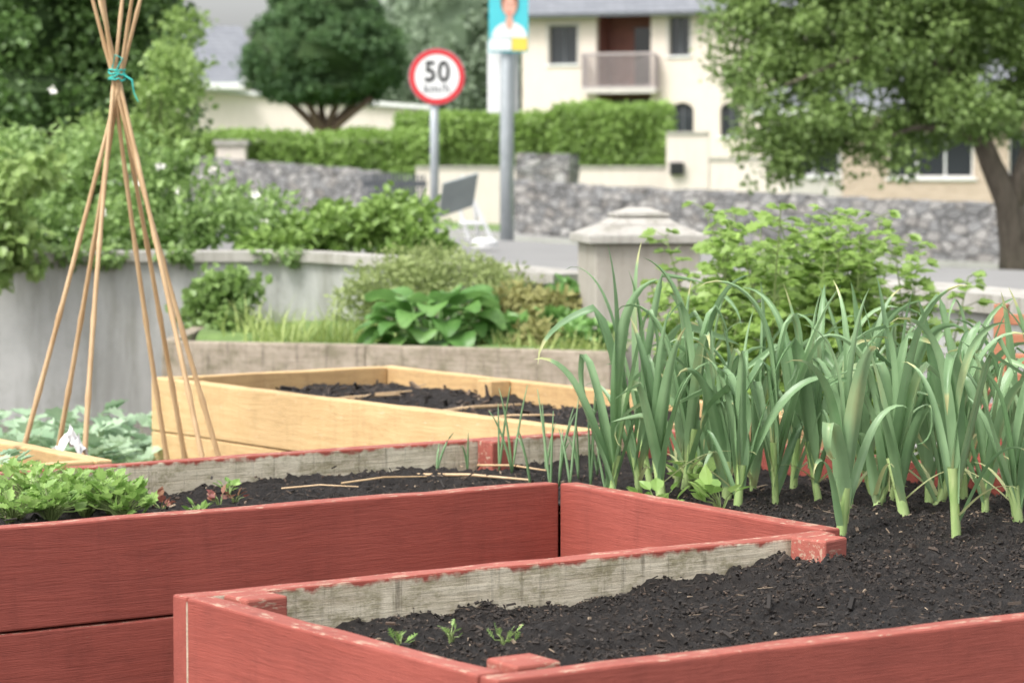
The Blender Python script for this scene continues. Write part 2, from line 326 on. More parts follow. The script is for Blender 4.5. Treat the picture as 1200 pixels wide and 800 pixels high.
def ribbon(mb,p0,az,e0,length,w0,curv,prof,fold=.3,n=12,across=3,mat=0,tint=lambda t:.5,kink=None,twist=0,wav=0,drift=0,wf=3):
    p=np.array(p0,float); e=e0; vs=[];ts=[]; ph=random.random()*6
    for i in range(n+1):
        t=i/n; a=az+drift*t
        dh=np.array([math.cos(a),math.sin(a),0]); z=np.array([0,0,1.])
        d=dh*math.cos(e)+z*math.sin(e); s0=np.array([-math.sin(a),math.cos(a),0]); n0=-dh*math.sin(e)+z*math.cos(e)
        tw=twist*t; s=s0*math.cos(tw)+n0*math.sin(tw); nn=n0*math.cos(tw)-s0*math.sin(tw); w=w0*max(prof(t),.01)
        for k in range(across):
            j=-1+2*k/(across-1)
            vs.append(p+s*j*w/2+nn*(fold*abs(j)*w/2+wav*abs(j)*math.sin(ph+t*wf*6.28+j))); ts.append(tint(t)+(.06 if abs(j)<.1 else 0))
        p=p+d*length/n; e-=curv(t)/n
        if kink and i==int(kink[0]*n): e-=kink[1]
    f=[(i*across+k,i*across+k+1,(i+1)*across+k+1,(i+1)*across+k) for i in range(n) for k in range(across-1)]
    mb.add(vs,f,mat,np.array(ts)); return p
# ------------------------------------------------------------ terrain
WX=[-60,-8,-2.8,-1.2,-.5,0,.35,.85,1.6,1.84,2.4,4,60]; WY=[13,13.2,13.9,14.1,13.9,13.45,13.05,12.4,11.1,10.2,8.6,5,5]
def yw(x): return np.interp(x,WX,WY)
def hf(x,y):
    b=np.interp(y,[5,14,24,31,42,50,60,80,95,140,300],[.5,.5,.42,.33,.0,-.17,-.1,.3,.7,1.5,6])
    return float(b-.06*np.clip(x,-8,9)*np.interp(y,[14,20,31,60,80],[0,.3,1,1,0]))
xs=np.concatenate([[-600,-200,-80,-40,-20],np.arange(-14,16.1,.5),[20,40,80,200,600]])
ys2=np.concatenate([np.arange(15,62,.5),[70,80,95,110,140,200,300,900]])
vs=[]; ny=6+len(ys2)
for x in xs:
    w=yw(x)
    for y in [-60,0,4,w-.3,w]: vs.append((x,y,0))
    vs.append((x,w+.02,hf(x,w)))
    for y in ys2: vs.append((x,y,hf(x,y)))
mb=MB(); fa=[];fb=[]
for i in range(len(xs)-1):
    for j in range(ny-1):
        q=(i*ny+j,(i+1)*ny+j,(i+1)*ny+j+1,i*ny+j+1); (fa if j<5 else fb).append(q)
mb.add(vs,fa,0); mb.LI.append(np.array([k for q in fb for k in q])); mb.LS.append(np.full(len(fb),4)); mb.MI.append(np.full(len(fb),1))
put(mb,'ground',['gravel','grass'],kind='structure')
PW=np.array([.15,51.]); DW=np.array([.67,-.742]); NW=np.array([-.742,-.67])
def strip(name,o0,o1,mat,dz,t0=-26,t1=44,kerb=0):
    mb=MB(); T_=np.arange(t0,t1+.1,.7); no=max(2,int((o1-o0)/.6)+1); OO=np.linspace(o0,o1,no); vs=[]
    for t in T_:
        for o in OO:
            p=PW+DW*t+NW*o; vs.append((p[0],p[1],hf(*p)+dz+kerb))
    f=[(i*no+j,i*no+j+1,(i+1)*no+j+1,(i+1)*no+j) for i in range(len(T_)-1) for j in range(no-1)]
    mb.add(vs,f)
    if kerb:
        for t,_t in zip(T_[:-1],T_[1:]):
            for o in (o0,o1):
                p=PW+DW*t+NW*o;q=PW+DW*_t+NW*o
                mb.add([(p[0],p[1],hf(*p)-.1),(q[0],q[1],hf(*q)-.1),(q[0],q[1],hf(*q)+dz+kerb),(p[0],p[1],hf(*p)+dz+kerb)],[(0,1,2,3)])
    put(mb,name,[mat],kind='structure')
strip('road',1.7,9.6,'asphalt',.03)
strip('far_pavement',.25,1.5,'paving',.12); strip('far_kerb',1.5,1.72,'kerb',.0,kerb=.13)
strip('near_kerb',9.58,9.8,'kerb',.0,kerb=.13)
strip('near_pavement',13.2,21,'paving',.06)
# ------------------------------------------------------------ raised beds
def board(parent,name,p0,p1,ztop,h,th,side,mats,**k):
    A=L(*p0);B=L(*p1); d=B-A; ln=np.linalg.norm(d[:2]); ang=math.atan2(d[1],d[0])
    mb=MB(); n=max(2,int(ln/.1)); y0,y1=(0,th) if side>0 else (-th,0)
    rows=[]
    for i in range(n+1):
        x=-ln/2+ln*i/n; j=[random.uniform(-.0014,.0014) for _ in range(2)]
        rows+= [(x,y0,-h/2),(x,y1,-h/2),(x,y1,h/2+j[0]),(x,y0,h/2+j[1])]
    bot=[];ya=[];top=[];yb=[]
    for i in range(n):
        a=i*4;b=a+4
        bot.append((a,a+1,b+1,b)); ya.append((a+1,a+2,b+2,b+1)); top.append((a+2,a+3,b+3,b+2)); yb.append((a+3,a,b,b+3))
    innerf,outerf=(ya,yb) if side>0 else (yb,ya)
    e=[(0,3,2,1),(n*4,n*4+1,n*4+2,n*4+3)]
    mb.add(rows,outerf+bot+e+top+innerf); m=np.array([0]*(n*2+2)+[2]*n+[1]*n); mb.MI=[m]
    c=(A+B)/2; mat=Matrix.Translation((c[0],c[1],ztop-h/2))@Matrix.Rotation(ang,4,'Z')
    return put(mb,name,mats,parent,mat,bev=.004,**k)
def post(parent,a,b,s,ztop,h,mat,rot=0,name='corner_post'):
    mb=MB(); mb.box(-s/2,-s/2,-h,s/2,s/2,0); c=L(a,b,ztop)
    return put(mb,name,[mat,],parent,Matrix.Translation(Vector(c))@Matrix.Rotation(AU+rot,4,'Z')@Matrix.Rotation(random.uniform(-.03,.03),4,'X'),bev=.004)
T_=.045
def bed(parent,segs,mats,ztop=.6,hh=(.2,.19,.19)):
    for k,(p0,p1,side) in enumerate(segs):
        z=ztop
        for i,h in enumerate(hh):
            board(parent,'plank',p0,p1,z,h-.004,T_ if i==0 else T_-.002,side,mats if not isinstance(mats,dict) else mats.get(k,mats[-1]))
            z-=h
rb=thing('raised_bed',L(.45,-.3),'red painted U-shaped timber raised bed filled with dark soil','raised bed','red raised beds')
R3=['red','weath','redtop']; RR=['red','red','redtop']
g=.003
segs=[((-2.9,0),(0,0),1),((-.05,-.9),(0,-g),-1),((-1.41,-.9),(-.05-g,-.9),-1),((-1.41,-1.805+T_+g),(-1.41,-.9-T_-g),-1),((-1.41,-1.805),(.95,-1.89),1),
      ((.95,-1.89+T_+g),(.95,.9-T_-g),1),((-2.9,.9),(.95,.9),-1)]
bed(rb,segs,{-1:R3,5:RR,1:R3,3:RR})
post(rb,-1.31,-.99,.075,.602,.5,'redtop'); post(rb,-1.30,-1.71,.075,.603,.5,'redtop'); post(rb,-.13,-.985,.075,.603,.5,'redtop',.3)
post(rb,.40,.815,.065,.603,.5,'redtop'); post(rb,.86,.815,.075,.602,.5,'redtop'); post(rb,-1.6,.815,.075,.602,.5,'redtop')
yb=thing('raised_bed',L(1.1,2),'new pale timber raised bed with dark soil inside','raised bed')
Y3=['yel','yeli','yel']
bed(yb,[((.75,.92),(.66,3.10),-1),((1.56,.92),(1.56,3.10),1),((.66+T_+g,3.10),(1.56-T_-g,3.10),-1),((.75+T_+g,.92),(1.56-T_-g,.92),1)],Y3,.6,(.17,.16,.16,.1))
post(yb,1.475,2.38,.075,.601,.5,'yeli'); post(yb,.76,3.0,.07,.59,.5,'yeli')
lb=thing('raised_bed',L(-1,2),'pale timber raised bed planted with grey-green brassicas','raised bed')
bed(lb,[((-.52,1.05),(-.52,3.0),1),((-1.6,1.05),(-1.6,3.0),-1),((-1.6+T_+g,3.0),(-.52-T_-g,3.0),-1),((-1.6+T_+g,1.05),(-.52-T_-g,1.05),1)],Y3,.59,(.17,.16,.16,.1))
r2=thing('raised_bed',L(2.4,0),'red painted timber raised bed beside the slatted chair','raised bed','red raised beds')
bed(r2,[((1.95,-1.6),(1.95,.9),-1),((2.9,-1.6),(2.9,.9),1),((1.95+T_+g,.9),(2.9-T_-g,.9),-1),((1.95+T_+g,-1.6),(2.9-T_-g,-1.6),1)],R3)
post(r2,2.05,.82,.075,.601,.5,'redtop')
def sz(a,b,base=.535):
    p=Vector((a,b,0)); h=noise.fractal(p*2.1,1,2,3)*.022+noise.fractal(p*11+Vector((7,3,1)),.8,2,4)*.015+abs(noise.noise(p*30))*.016+abs(noise.noise(p*62+Vector((3,1,5))))*.011
    if base==.535: h+=-.008-.006*max(0,min(1,(b+.05)*5))-.012*max(0,min(1,(-.85-b)*6))*max(0,min(1,-a))
    return base+h+.02*max(0,min(1,(a+.9)))*(1 if b<0 else .3)
def soil(name,fn,a0,a1,b0,b1,step,base,label):
    na=int((a1-a0)/step)+1; nb=int((b1-b0)/step)+1
    A_=np.linspace(a0,a1,na); B_=np.linspace(b0,b1,nb); idx={}; vs=[];f=[]
    for i,a in enumerate(A_):
        for j,b in enumerate(B_):
            if fn(a,b): idx[(i,j)]=len(vs); vs.append(L(a,b,sz(a,b,base)))
    for i in range(na-1):
        for j in range(nb-1):
            q=[(i,j),(i+1,j),(i+1,j+1),(i,j+1)]
            if all(k in idx for k in q): f.append(tuple(idx[k] for k in q))
    mb=MB(); mb.add(vs,f); return put(mb,name,['soil'],smooth=True,kind='stuff',label=label,category='soil')
def inU(a,b,m=0.0):
    if not(-2.85+m<=a<=.91-m and -1.768+m-.036*(a+1.4)<=b<=.862-m): return False
    if b<-.93-m: return a>=-1.372+m
    if b<0.03+m: return a>=-.02+.055*(b+.9)+m
    return True
soil('bed_soil',inU,-2.86,.915,-1.86,.865,.009,.535,'dark crumbly soil filling the red bed')
soil('bed_soil',lambda a,b:a>.79-.041*(b-.92),.70,1.52,.96,3.06,.02,.536,'dark soil filling the pale timber bed')
soil('bed_soil',lambda a,b:True,-1.56,-.56,1.09,2.96,.03,.48,'dark soil under the brassicas')
soil('bed_soil',lambda a,b:True,1.99,2.86,-1.56,.86,.05,.53,'dark soil in the second red bed')
def chips(n,fa,box,base,lens,wid,tm,name,label,tilt=.35,bright=.985,gate=.75):
    P=[];
    while len(P)<n:
        a=random.uniform(box[0],box[1]);b=random.uniform(box[2],box[3])
        if fa(a,b) and noise.noise(Vector((a*4,b*4,3)))+gate>random.random()*.8: P.append(L(a,b,sz(a,b,base)+random.uniform(-.002,.004)))
    P=np.array(P); D=unit(n)*np.array([1,1,tilt]); Nn=unit(n)*.5+np.array([0,0,1])
    l=rng.uniform(*lens,n)*rng.uniform(.3,1,n)**1.5; w=rng.uniform(*wid,n)
    S=np.stack([w,l,w*rng.uniform(.3,.9,n)],1); t=np.clip(rng.beta(1.4,2.2,n)*tm+(rng.uniform(0,1,n)>bright)*.5,0,1)
    mb=MB(); scatter(mb,TB,P,D,Nn,S,t); put(mb,name,['chip'],kind='stuff',label=label,category='mulch')
fr=lambda a,b:inU(a,b,.012) and (b<-.2 or a>0)
chips(14000,lambda a,b:inU(a,b,.012) and (b<-.2 or a>0 or a>-1.9),(-1.95,.9,-1.82,.85),.535,(.005,.024),(.0012,.0045),1.0,'mulch','fine dark bark mulch on the soil')
chips(8000,fr,(-1.4,.9,-1.82,.6),.535,(.012,.038),(.0007,.0014),1.1,'root_fibres','thin brown fibres and twigs in the soil',.22,.982)
chips(18000,lambda a,b:inU(a,b,.01) and b<.1,(-1.36,.9,-1.82,.1),.535,(.003,.010),(.0022,.007),.7,'soil_crumbs','dark crumbs of soil',1,.997)
chips(110,lambda a,b:inU(a,b,.03) and b<.1,(-1.36,.9,-1.8,.1),.536,(.018,.04),(.004,.010),.9,'bark_flakes','larger bark flakes on the soil',.3,.95)
chips(120,lambda a,b:inU(a,b,.03) and b>.1,(-1.9,.9,.1,.84),.537,(.02,.05),(.002,.005),1.1,'plant_scraps','scraps of dry plant matter on the soil',.3,.85)
chips(800,lambda a,b:True,(.8,1.5,1.0,3.0),.536,(.02,.09),(.004,.012),.95,'mulch','woody debris on the soil')
def sticks(lst,g_,label):
    for (pa,pb,z,r) in lst:
        mb=MB(); A=onz(*pa,z);B=onz(*pb,z+random.uniform(-.01,.015)); mid=(A+B)/2+np.array([0,0,.006])
        mb.tube([A,mid,B],[r,r*.9,r*.6],7); put(mb,'dry_stick',['bamboo'],label=label,category='stick',group=g_)
sticks([((350,474),(468,462),.555,.006),((400,470),(482,458),.555,.005),((500,485),(610,474),.555,.007),((420,474),(560,486),.56,.004),((550,492),(650,486),.56,.004)],'sticks on the soil','pale dry stick lying on the timber bed soil')
sticks([((330,572),(420,570),.55,.002),((480,556),(620,562),.55,.004),((400,566),(500,558),.55,.0025),((560,545),(640,551),.55,.003),((70,562),(130,572),.545,.0025)],'sticks on the soil','pale dry stick lying on the red bed soil')
# ------------------------------------------------------------ leeks
def leek(x,y,z,hs=1.0):
    e=thing('leek_plant',(x,y,z),'leek with arching blue-green strap leaves growing in soil','leek','leeks growing in the red bed')
    mb=MB(); sh=random.uniform(.09,.14)*hs; r=random.uniform(.007,.011); lx,ly=random.gauss(0,.014),random.gauss(0,.012)
    mb.tube([(x,y,z-.04),(x,y,z),(x+lx*.5,y+ly*.5,z+sh*.5),(x+lx,y+ly,z+sh)],[r*1.15,r*1.1,r,r*1.2],10,cap=False)
    put(mb,'shank',['shank'],e,smooth=True)
    mb=MB(); az=random.uniform(-.6,.6)+(math.pi if random.random()<.5 else 0); n=random.randint(7,8)
    for i in range(n):
        q=i/(n-1); a=az+(math.pi if i%2 else 0)+random.gauss(0,.5)
        e0=math.radians(70+16*q**.7+random.gauss(0,4)); ln=hs*(.29+.15*math.sin(min(1,q*1.1)*2.1)+random.uniform(-.07,.06)); w=(.020+.012*math.sin(q*3))*random.uniform(.8,1.3)
        r_=random.random(); bend=(random.uniform(.1,.9) if r_<.35 else random.uniform(1.6,3.8))*(1-.25*q); pw=random.uniform(2.2,5.0)
        kink=(random.uniform(.5,.8),random.uniform(1.4,2.5)) if random.random()<.42 else None
        h0=sh*(.15+.85*q); base=random.uniform(.2,.78); dry=random.random()<.3
        ribbon(mb,(x+lx*h0/sh*.9,y+ly*h0/sh*.9,z+h0-.015),a,e0,ln,w,lambda t:bend*(pw+1)*t**pw,lambda t:min(1,.5+2.5*t)*(1-t**2.8)**.9,.6*random.uniform(.5,1.7),20,5,
               0,lambda t:(base+.3*max(0,1-t*3.5)+.10*math.sin(t*9+base*20)) if (t<.9 or not dry) else 1.0,kink,random.gauss(0,.7),0,random.gauss(0,.3))
    for _ in range(random.randint(0,3)):
        a=random.uniform(0,6.28); ribbon(mb,(x,y,z+.03),a,math.radians(40),random.uniform(.10,.22),.010,lambda t:2.4*t,lambda t:(1-t**2)**.8+.02,.4,10,3,0,lambda t:.97)
    put(mb,'foliage',['l_leek'],e,smooth=True)
def lk(px,py,hs=1):
    a,b=toL(onz(px,py,.545)); p=L(a,b,sz(a,b)); leek(p[0],p[1],p[2],hs)
for px,py,h in [(718,588,1.1),(745,578,1.12),(800,592,1.08),(775,600,.9),(843,578,1.02),(905,598,1.0),(868,606,.85),(885,575,1.0),(930,580,1.0),(960,596,.92),(985,636,.92),(1000,606,.98),(1020,585,.98),(1063,618,.95),(1045,592,.98),(1085,595,.98),(1118,636,1.0),(1100,607,.98),(1135,590,.98),(1160,612,.9),(1195,628,.85),(1185,592,.92),(822,563,1.0),(765,562,1.02),(985,566,.95),(1055,566,.92),(1130,566,.92),(1215,600,.92),(850,596,.8),(790,572,1.0),(1030,612,.88)]:
    lk(px+random.uniform(-6,6),py-6,h*.98)
def onion(px,py,z=.53,h=.22):
    a,b=toL(onz(px,py,z)); p=L(a,b,sz(a,b)); mb=MB()
    for i in range(random.randint(2,4)):
        az=random.uniform(0,6.28); l=h*random.uniform(.7,1.25); le=random.uniform(.03,.22); k=random.uniform(0,.03)
        pts=[p+np.array([math.cos(az)*(le*l*t+k*t*t),math.sin(az)*(le*l*t+k*t*t),l*t-k*t**3]) for t in np.linspace(0,1,7)]
        mb.tube(pts,[.002,.003,.0034,.003,.0025,.0018,.0008],6,t=random.uniform(.2,.65))
    put(mb,'onion_plant',['l_leek'],smooth=True,label='young onion with thin upright tubular leaves',category='onion',group='onions growing in the red bed')
for px,py in [(512,562),(548,556),(600,566),(622,580),(640,566),(655,578),(668,586),(678,570),(692,582),(655,562),(700,566),(585,560),(710,588),(645,590)]:
    onion(px,py-4,h=random.uniform(.12,.22))
def leafy(name,p,n,r,h,ls,mat,label,cat,group=None,T=TJ,stem='stem',up=.6):
    e=thing(name,p,label,cat,group); mb=MB(); ms=MB(); P=[];D=[];tt=[]
    for i in range(n):
        a=random.uniform(0,6.28); q=random.uniform(.15,1)**.6; tip=np.array(p)+np.array([math.cos(a)*r*q,math.sin(a)*r*q,h*random.uniform(.35,1)*(1.15-.5*q)])
        P.append(tip); D.append([math.cos(a)*(1-up)+random.gauss(0,.2),math.sin(a)*(1-up)+random.gauss(0,.2),up*random.uniform(.0,1)]); tt.append(random.uniform(.1,.95))
        ms.tube([np.array(p)-[0,0,.01],(np.array(p)+tip)/2+np.array([0,0,h*.12]),tip],[.0018,.0013,.0008],5,cap=False)
    P=np.array(P);D=np.array(D); Nn=np.array([0,0,1.])+unit(n)*.5
    scatter(mb,T,P,D,Nn,ls*rng.uniform(.6,1.2,n),np.array(tt)); put(ms,'stems',[stem],e); put(mb,'foliage',[mat],e); return e
def onsoil(px,py,base=.535):
    zz_=.525; 
    for _ in range(3): a,b=toL(onz(px,py,zz_)); zz_=sz(a,b,base)
    return L(a,b,zz_)
for px,py,r in [(468,760,.014),(528,762,.015),(592,754,.021)]:
    leafy('seedling',onsoil(px,py),8,r,.028,.021,'l_let','small green seedling with feathery divided leaves on soil','seedling','seedlings in the soil',T=TF)
for px,py in [(15,612),(60,610),(100,607),(128,604),(35,595),(80,594),(112,592),(0,588),(50,585),(-30,600),(145,608),(20,578)]:
    leafy('salad_plant',onsoil(px,py),75,.06,.08,.028,'l_let','bushy bright green salad plant with toothed leaves','salad plant','salad plants in the red bed',T=TJ)
for px,py,mt in [(190,598,'l_redlet'),(230,598,'l_let'),(268,585,'l_let'),(258,587,'l_redlet'),(180,588,'l_redlet'),(275,580,'l_redlet')]:
    leafy('lettuce_seedling',onsoil(px,py),9,.022,.03,.024,mt,'small lettuce seedling with reddish leaves' if mt=='l_redlet' else 'small green lettuce seedling','lettuce','lettuce seedlings',T=TO)
for px,py in [(770,592),(815,588),(845,598)]:
    leafy('weed_plant',onsoil(px,py),14,.045,.06,.045,'l_let','low broad-leaved green weed among the leeks','weed','weeds among the leeks',T=TO)
for i,(px,Y) in enumerate([(-10,9.6),(25,9.3),(60,9.7),(95,9.2),(130,9.5),(160,9.3),(45,9.0),(10,8.9),(80,8.9),(115,8.9),(150,8.9),(172,9.5),(100,9.9),(30,10.1)]):
    x=at(px,500,Y)[0]; leafy('kale_plant',np.array([x,Y,0]),110,.17,random.uniform(.40,.47),.09,'l_cab','low pale grey-green kale with broad frilly leaves','kale','pale kale plants around the cane bases',up=.4)
for a,b in [(-.75,1.25),(-.72,1.6),(-.75,1.95),(-1.0,1.4)]:
    leafy('kale_plant',L(a,b,sz(a,b,.48)),40,.10,.13,.06,'l_cab','low pale grey-green kale with broad frilly leaves','kale','pale kale plants around the cane bases',up=.4)
mb=MB(); c=onz(82,528,.58); n=14; vs=[]
for i in range(n):
    for j in range(n):
        u=i/(n-1)-.5;w=j/(n-1)-.5; vs.append(c+np.array([u*.075+.01*noise.noise(Vector((u*5,w*9,8))),w*.07,.065*(1-abs(u)*1.7-abs(w)*.5)+.035*noise.noise(Vector((u*7,w*7,3)))-.01]))
mb.add(vs,[(i*n+j,(i+1)*n+j,(i+1)*n+j+1,i*n+j+1) for i in range(n-1) for j in range(n-1)])
put(mb,'plastic_bag',['offwhite'],label='crumpled white plastic bag on the timber bed',category='bag')
# ------------------------------------------------------------ cane wigwam
tw=at(137,88,8.0); gc=np.array([at(140,400,8.0)[0],8.0,0])
wg=thing('cane_wigwam',gc,'bamboo cane wigwam tied near the top with turquoise twine','cane wigwam')
ends=[(20,545,-.05),(62,545,.25),(103,545,-.32),(216,540,.36),(236,545,-.30),(262,545,.05),(200,545,.2)]
for k,(px,py,dy) in enumerate(ends):
    P=at(px,py,8.0+dy*.7); T0=tw+np.array([(px-140)*-.00006,dy*-.03,0])
    d=T0-P; foot=P+d*((0.0-P[2])/d[2]); top=T0+d/np.linalg.norm(d)*random.uniform(.28,.45)
    mb=MB(); pts=[];rr=[]; n=18; bow=random.uniform(-.016,.016)
    for i in range(n*3+1):
        t=i/(n*3); q=foot+(top-foot)*t+np.array([math.sin(t*3.1),0,0])*bow; pts.append(q)
        rr.append((.0085-.0035*t)*(1.25 if i%6==0 else 1))
    mb.tube(pts,rr,8); put(mb,'cane',['bamboo'],wg,smooth=True)
mb=MB(); pts=[]
for i in range(60):
    a=i*.42; pts.append(tw+np.array([math.cos(a)*.022,math.sin(a)*.022,.014*math.sin(i*.11)+random.uniform(-.004,.004)]))
mb.tube(pts,.003,6)
mb.tube([tw+np.array([.02,-.01,.0]),tw+np.array([.045,-.02,-.015]),tw+np.array([.05,-.02,-.05]),tw+np.array([.062,-.025,-.075])],[.003,.003,.002,.0015],6)
mb.tube([tw+np.array([.0,-.02,.01]),tw+np.array([.02,-.03,.045]),tw+np.array([.0,-.03,.055]),tw+np.array([-.01,-.02,.02])],.0025,6)
put(mb,'twine',['twine'],wg)
# ------------------------------------------------------------ garden wall, pillar, terrace
def wallrun(name,pts,zb,zt,th,mat,label,cat='wall',cop=None,step=.12,disp=0,parent=None,topj=0):
    pts=np.array(pts,float); seg=np.linalg.norm(np.diff(pts,axis=0),axis=1); cum=np.concatenate([[0],np.cumsum(seg)])
    n=int(cum[-1]/step)+2; S=np.linspace(0,cum[-1],n); X=np.interp(S,cum,pts[:,0]);Y=np.interp(S,cum,pts[:,1])
    dx=np.gradient(X);dy=np.gradient(Y); l=np.hypot(dx,dy); nx,ny=-dy/l,dx/l
    zbf=zb if callable(zb) else (lambda x,y,s:zb); ztf=zt if callable(zt) else (lambda x,y,s:zt)
    def ring(off,z0f,z1f,disp,nh):
        vs=[];R=2*(nh+1)
        for i in range(n):
            s=S[i]/cum[-1]; b=z0f(X[i],Y[i],s); t=z1f(X[i],Y[i],s)+ (random.uniform(-topj,topj) if topj else 0)
            for sd in (-1,1):
                for k in range(nh+1):
                    kk=k if sd<0 else nh-k; z=b+(t-b)*kk/nh; d=disp*noise.noise(Vector((X[i]*3,Y[i]*3,z*4+sd)))*1.5 if disp else 0
                    vs.append((X[i]+nx[i]*(sd*off+sd*d),Y[i]+ny[i]*(sd*off+sd*d),z))
        f=[(i*R+k,i*R+(k+1)%R,(i+1)*R+(k+1)%R,(i+1)*R+k) for i in range(n-1) for k in range(R)]
        f+=[tuple(range(R-1,-1,-1)),tuple(range((n-1)*R,n*R))]
        mb=MB(); mb.add(vs,f); return mb
    e=parent or thing(name,(X[n//2],Y[n//2],zbf(X[n//2],Y[n//2],.5)),label,cat)
    put(ring(th/2,zbf,(lambda x,y,s:ztf(x,y,s)-(cop or 0)),disp,1 if not disp else 6),'wall_face',[mat],e)
    if cop: put(ring(th/2+.03,lambda x,y,s:ztf(x,y,s)-cop+.002,ztf,0,1),'coping',['coping'],e)
    return e
wallrun('garden_wall',[(-8,13.2),(-5,13.5),(-2.8,13.9),(-1.8,14.08),(-1.2,14.1),(-.8,14.02),(-.5,13.9),(0,13.45),(.30,13.05)],-.1,lambda x,y,s:.83-.07*max(0,min(1,(x+1)/1.3)),.22,'conc','curved grey rendered garden retaining wall with thin coping',cop=.05)
wallrun('garden_wall',[(.86,12.35),(1.2,11.8),(1.6,11.1),(1.84,10.3),(2.1,9.4),(2.4,8.6),(4,5)],-.1,.80,.24,'conc','grey rendered garden wall with concrete coping beside the pillar',cop=.07)
pc=at(748,300,12.65); px_,py_=pc[0],12.65
pl=thing('gate_pillar',(px_,py_,0),'square concrete gate pillar with stepped pyramid cap','pillar')
RP=Matrix.Translation((px_,py_,0))@Matrix.Rotation(math.radians(8),4,'Z')
mb=MB(); mb.box(-.235,-.235,-.1,.235,.235,.915); put(mb,'shaft',['pillar'],pl,RP,bev=.01)
mb=MB()
def frust(mb,w0,z0,w1,z1):
    mb.add([(-w0,-w0,z0),(w0,-w0,z0),(w0,w0,z0),(-w0,w0,z0),(-w1,-w1,z1),(w1,-w1,z1),(w1,w1,z1),(-w1,w1,z1)],[(0,3,2,1),(4,5,6,7),(0,1,5,4),(1,2,6,5),(2,3,7,6),(3,0,4,7)])
frust(mb,.268,.917,.268,.952);frust(mb,.262,.953,.16,.995);frust(mb,.16,.996,.105,1.03);frust(mb,.118,1.031,.118,1.046);frust(mb,.105,1.047,.045,1.07)
put(mb,'cap',['coping'],pl,RP,bev=.004)
te=thing('timber_edging',(-.6,12.2,0),'weathered grey timber sleeper edging holding the planted terrace','timber edging')
def plank_xy(parent,A,B,z0,z1,th,mat,name='sleeper'):
    A=np.array(A,float);B=np.array(B,float); d=B-A; ln=np.linalg.norm(d); mb=MB(); mb.box(-ln/2,-th/2,-(z1-z0)/2,ln/2,th/2,(z1-z0)/2)
    c=(A+B)/2; return put(mb,name,[mat],parent,Matrix.Translation((c[0],c[1],(z0+z1)/2))@Matrix.Rotation(math.atan2(d[1],d[0]),4,'Z'),bev=.006)
for z0,z1 in ((.0,.155),(.16,.315),(.32,.49)):
    plank_xy(te,(-1.5,12.45),(-.62,12.2),z0,z1,.07,'grey_timber'); plank_xy(te,(-.615,12.2),(.42,11.75),z0,z1,.07,'grey_timber'); plank_xy(te,(-1.51,12.52),(-1.48,13.9),z0,z1,.07,'grey_timber')
mb=MB(); n=26; vs=[]
for i in range(n):
    for j in range(n):
        u=i/(n-1);w=j/(n-1); x=-1.45+1.85*u; y=np.interp(x,[-1.5,-.62,.42],[12.48,12.24,11.8]); y=y+w*(yw(x)-.1-y); vs.append((x,y,.455+.04*noise.noise(Vector((x*3,y*3,0)))+.03*w))
mb.add(vs,[(i*n+j,(i+1)*n+j,(i+1)*n+j+1,i*n+j+1) for i in range(n-1) for j in range(n-1)]); put(mb,'terrace_ground',['grass'],smooth=True,kind='structure')
# ------------------------------------------------------------ shrubs
def E(px,py,Y,rx,ry,rz): return (at(px,py,Y),(rx,ry,rz))
def bush(name,ells,n,cr,nc,size,mat,label,cat,T=TD,tb=.45,stems=5,group=None,thin=1,**k):
    c=np.mean([e[0] for e in ells],axis=0); gz=hf(c[0],c[1]) if c[1]>14.3 else .48
    mb=MB(); cloud(mb,ells,n,cr,nc,size,T,0,tb=tb,**k)
    if thin<1: return put(mb,name,[mat],label=label,category=cat,group=group)
    e=thing(name,(c[0],c[1],min(gz,c[2])),label,cat,group); put(mb,'foliage',[mat],e)
    ms=MB(); b=np.array([c[0],c[1],min(gz,c[2]-.1)])
    for i in range(stems):
        el=random.choice(ells); q=el[0]+unit(1)[0]*np.array(el[1])*.8
        ms.tube([b,(b+q)/2+unit(1)[0]*.05,q],[.012,.008,.003],6)
    put(ms,'branches',['bark'],e)
    return e
bush('flowering_shrub',[E(40,220,16.5,.45,.5,.27),E(130,228,16,.5,.5,.27),E(215,236,15.6,.4,.5,.24),E(285,262,15.2,.25,.4,.12),E(90,262,15.2,.6,.4,.10),E(180,266,15.1,.4,.3,.10),E(40,200,17,.5,.5,.3)],18000,.14,200,.045,'l_shrub','dense green shrub with scattered white flowers above garden wall','shrub',T=TO,tb=.52,inner=.35)
bush('trailing_plant',[E(60,298,13.9,.2,.05,.03),E(120,300,13.9,.10,.05,.03),E(205,298,13.9,.10,.05,.02),E(330,298,13.95,.12,.05,.02)],900,.04,50,.038,'l_shrub','loose green plant trailing over the wall coping','trailing plant',T=TO,tb=.55,droop=.8,thin=.3)
mb=MB()
for px,py,Y in [(212,225,15.1),(300,228,15),(62,106,16),(120,250,14.9),(250,200,15.3),(160,215,15.2),(310,262,14.8),(188,195,15.3),(490,255,14.5)]:
    p=at(px,py,Y); n=7; scatter(mb,TO,np.repeat(p[None],n,0),unit(n)*np.array([1,.4,1])+np.array([0,-.5,.3]),np.tile([0,-1,.4],(n,1))+unit(n)*.3,np.full(n,.03),np.full(n,.5))
put(mb,'rose_blooms',['petal'],kind='stuff',label='scattered small white rose blooms on the shrub',category='flowers')
bush('climbing_vine',[E(10,250,13.6,.10,.1,.22),E(25,300,13.65,.10,.06,.09),E(0,330,13.65,.08,.06,.10),E(20,200,13.8,.18,.15,.1)],1100,.09,45,.06,'l_vine','vine with broad light green leaves hanging over wall','vine',T=TJ,tb=.58,droop=.6,thin=.3)
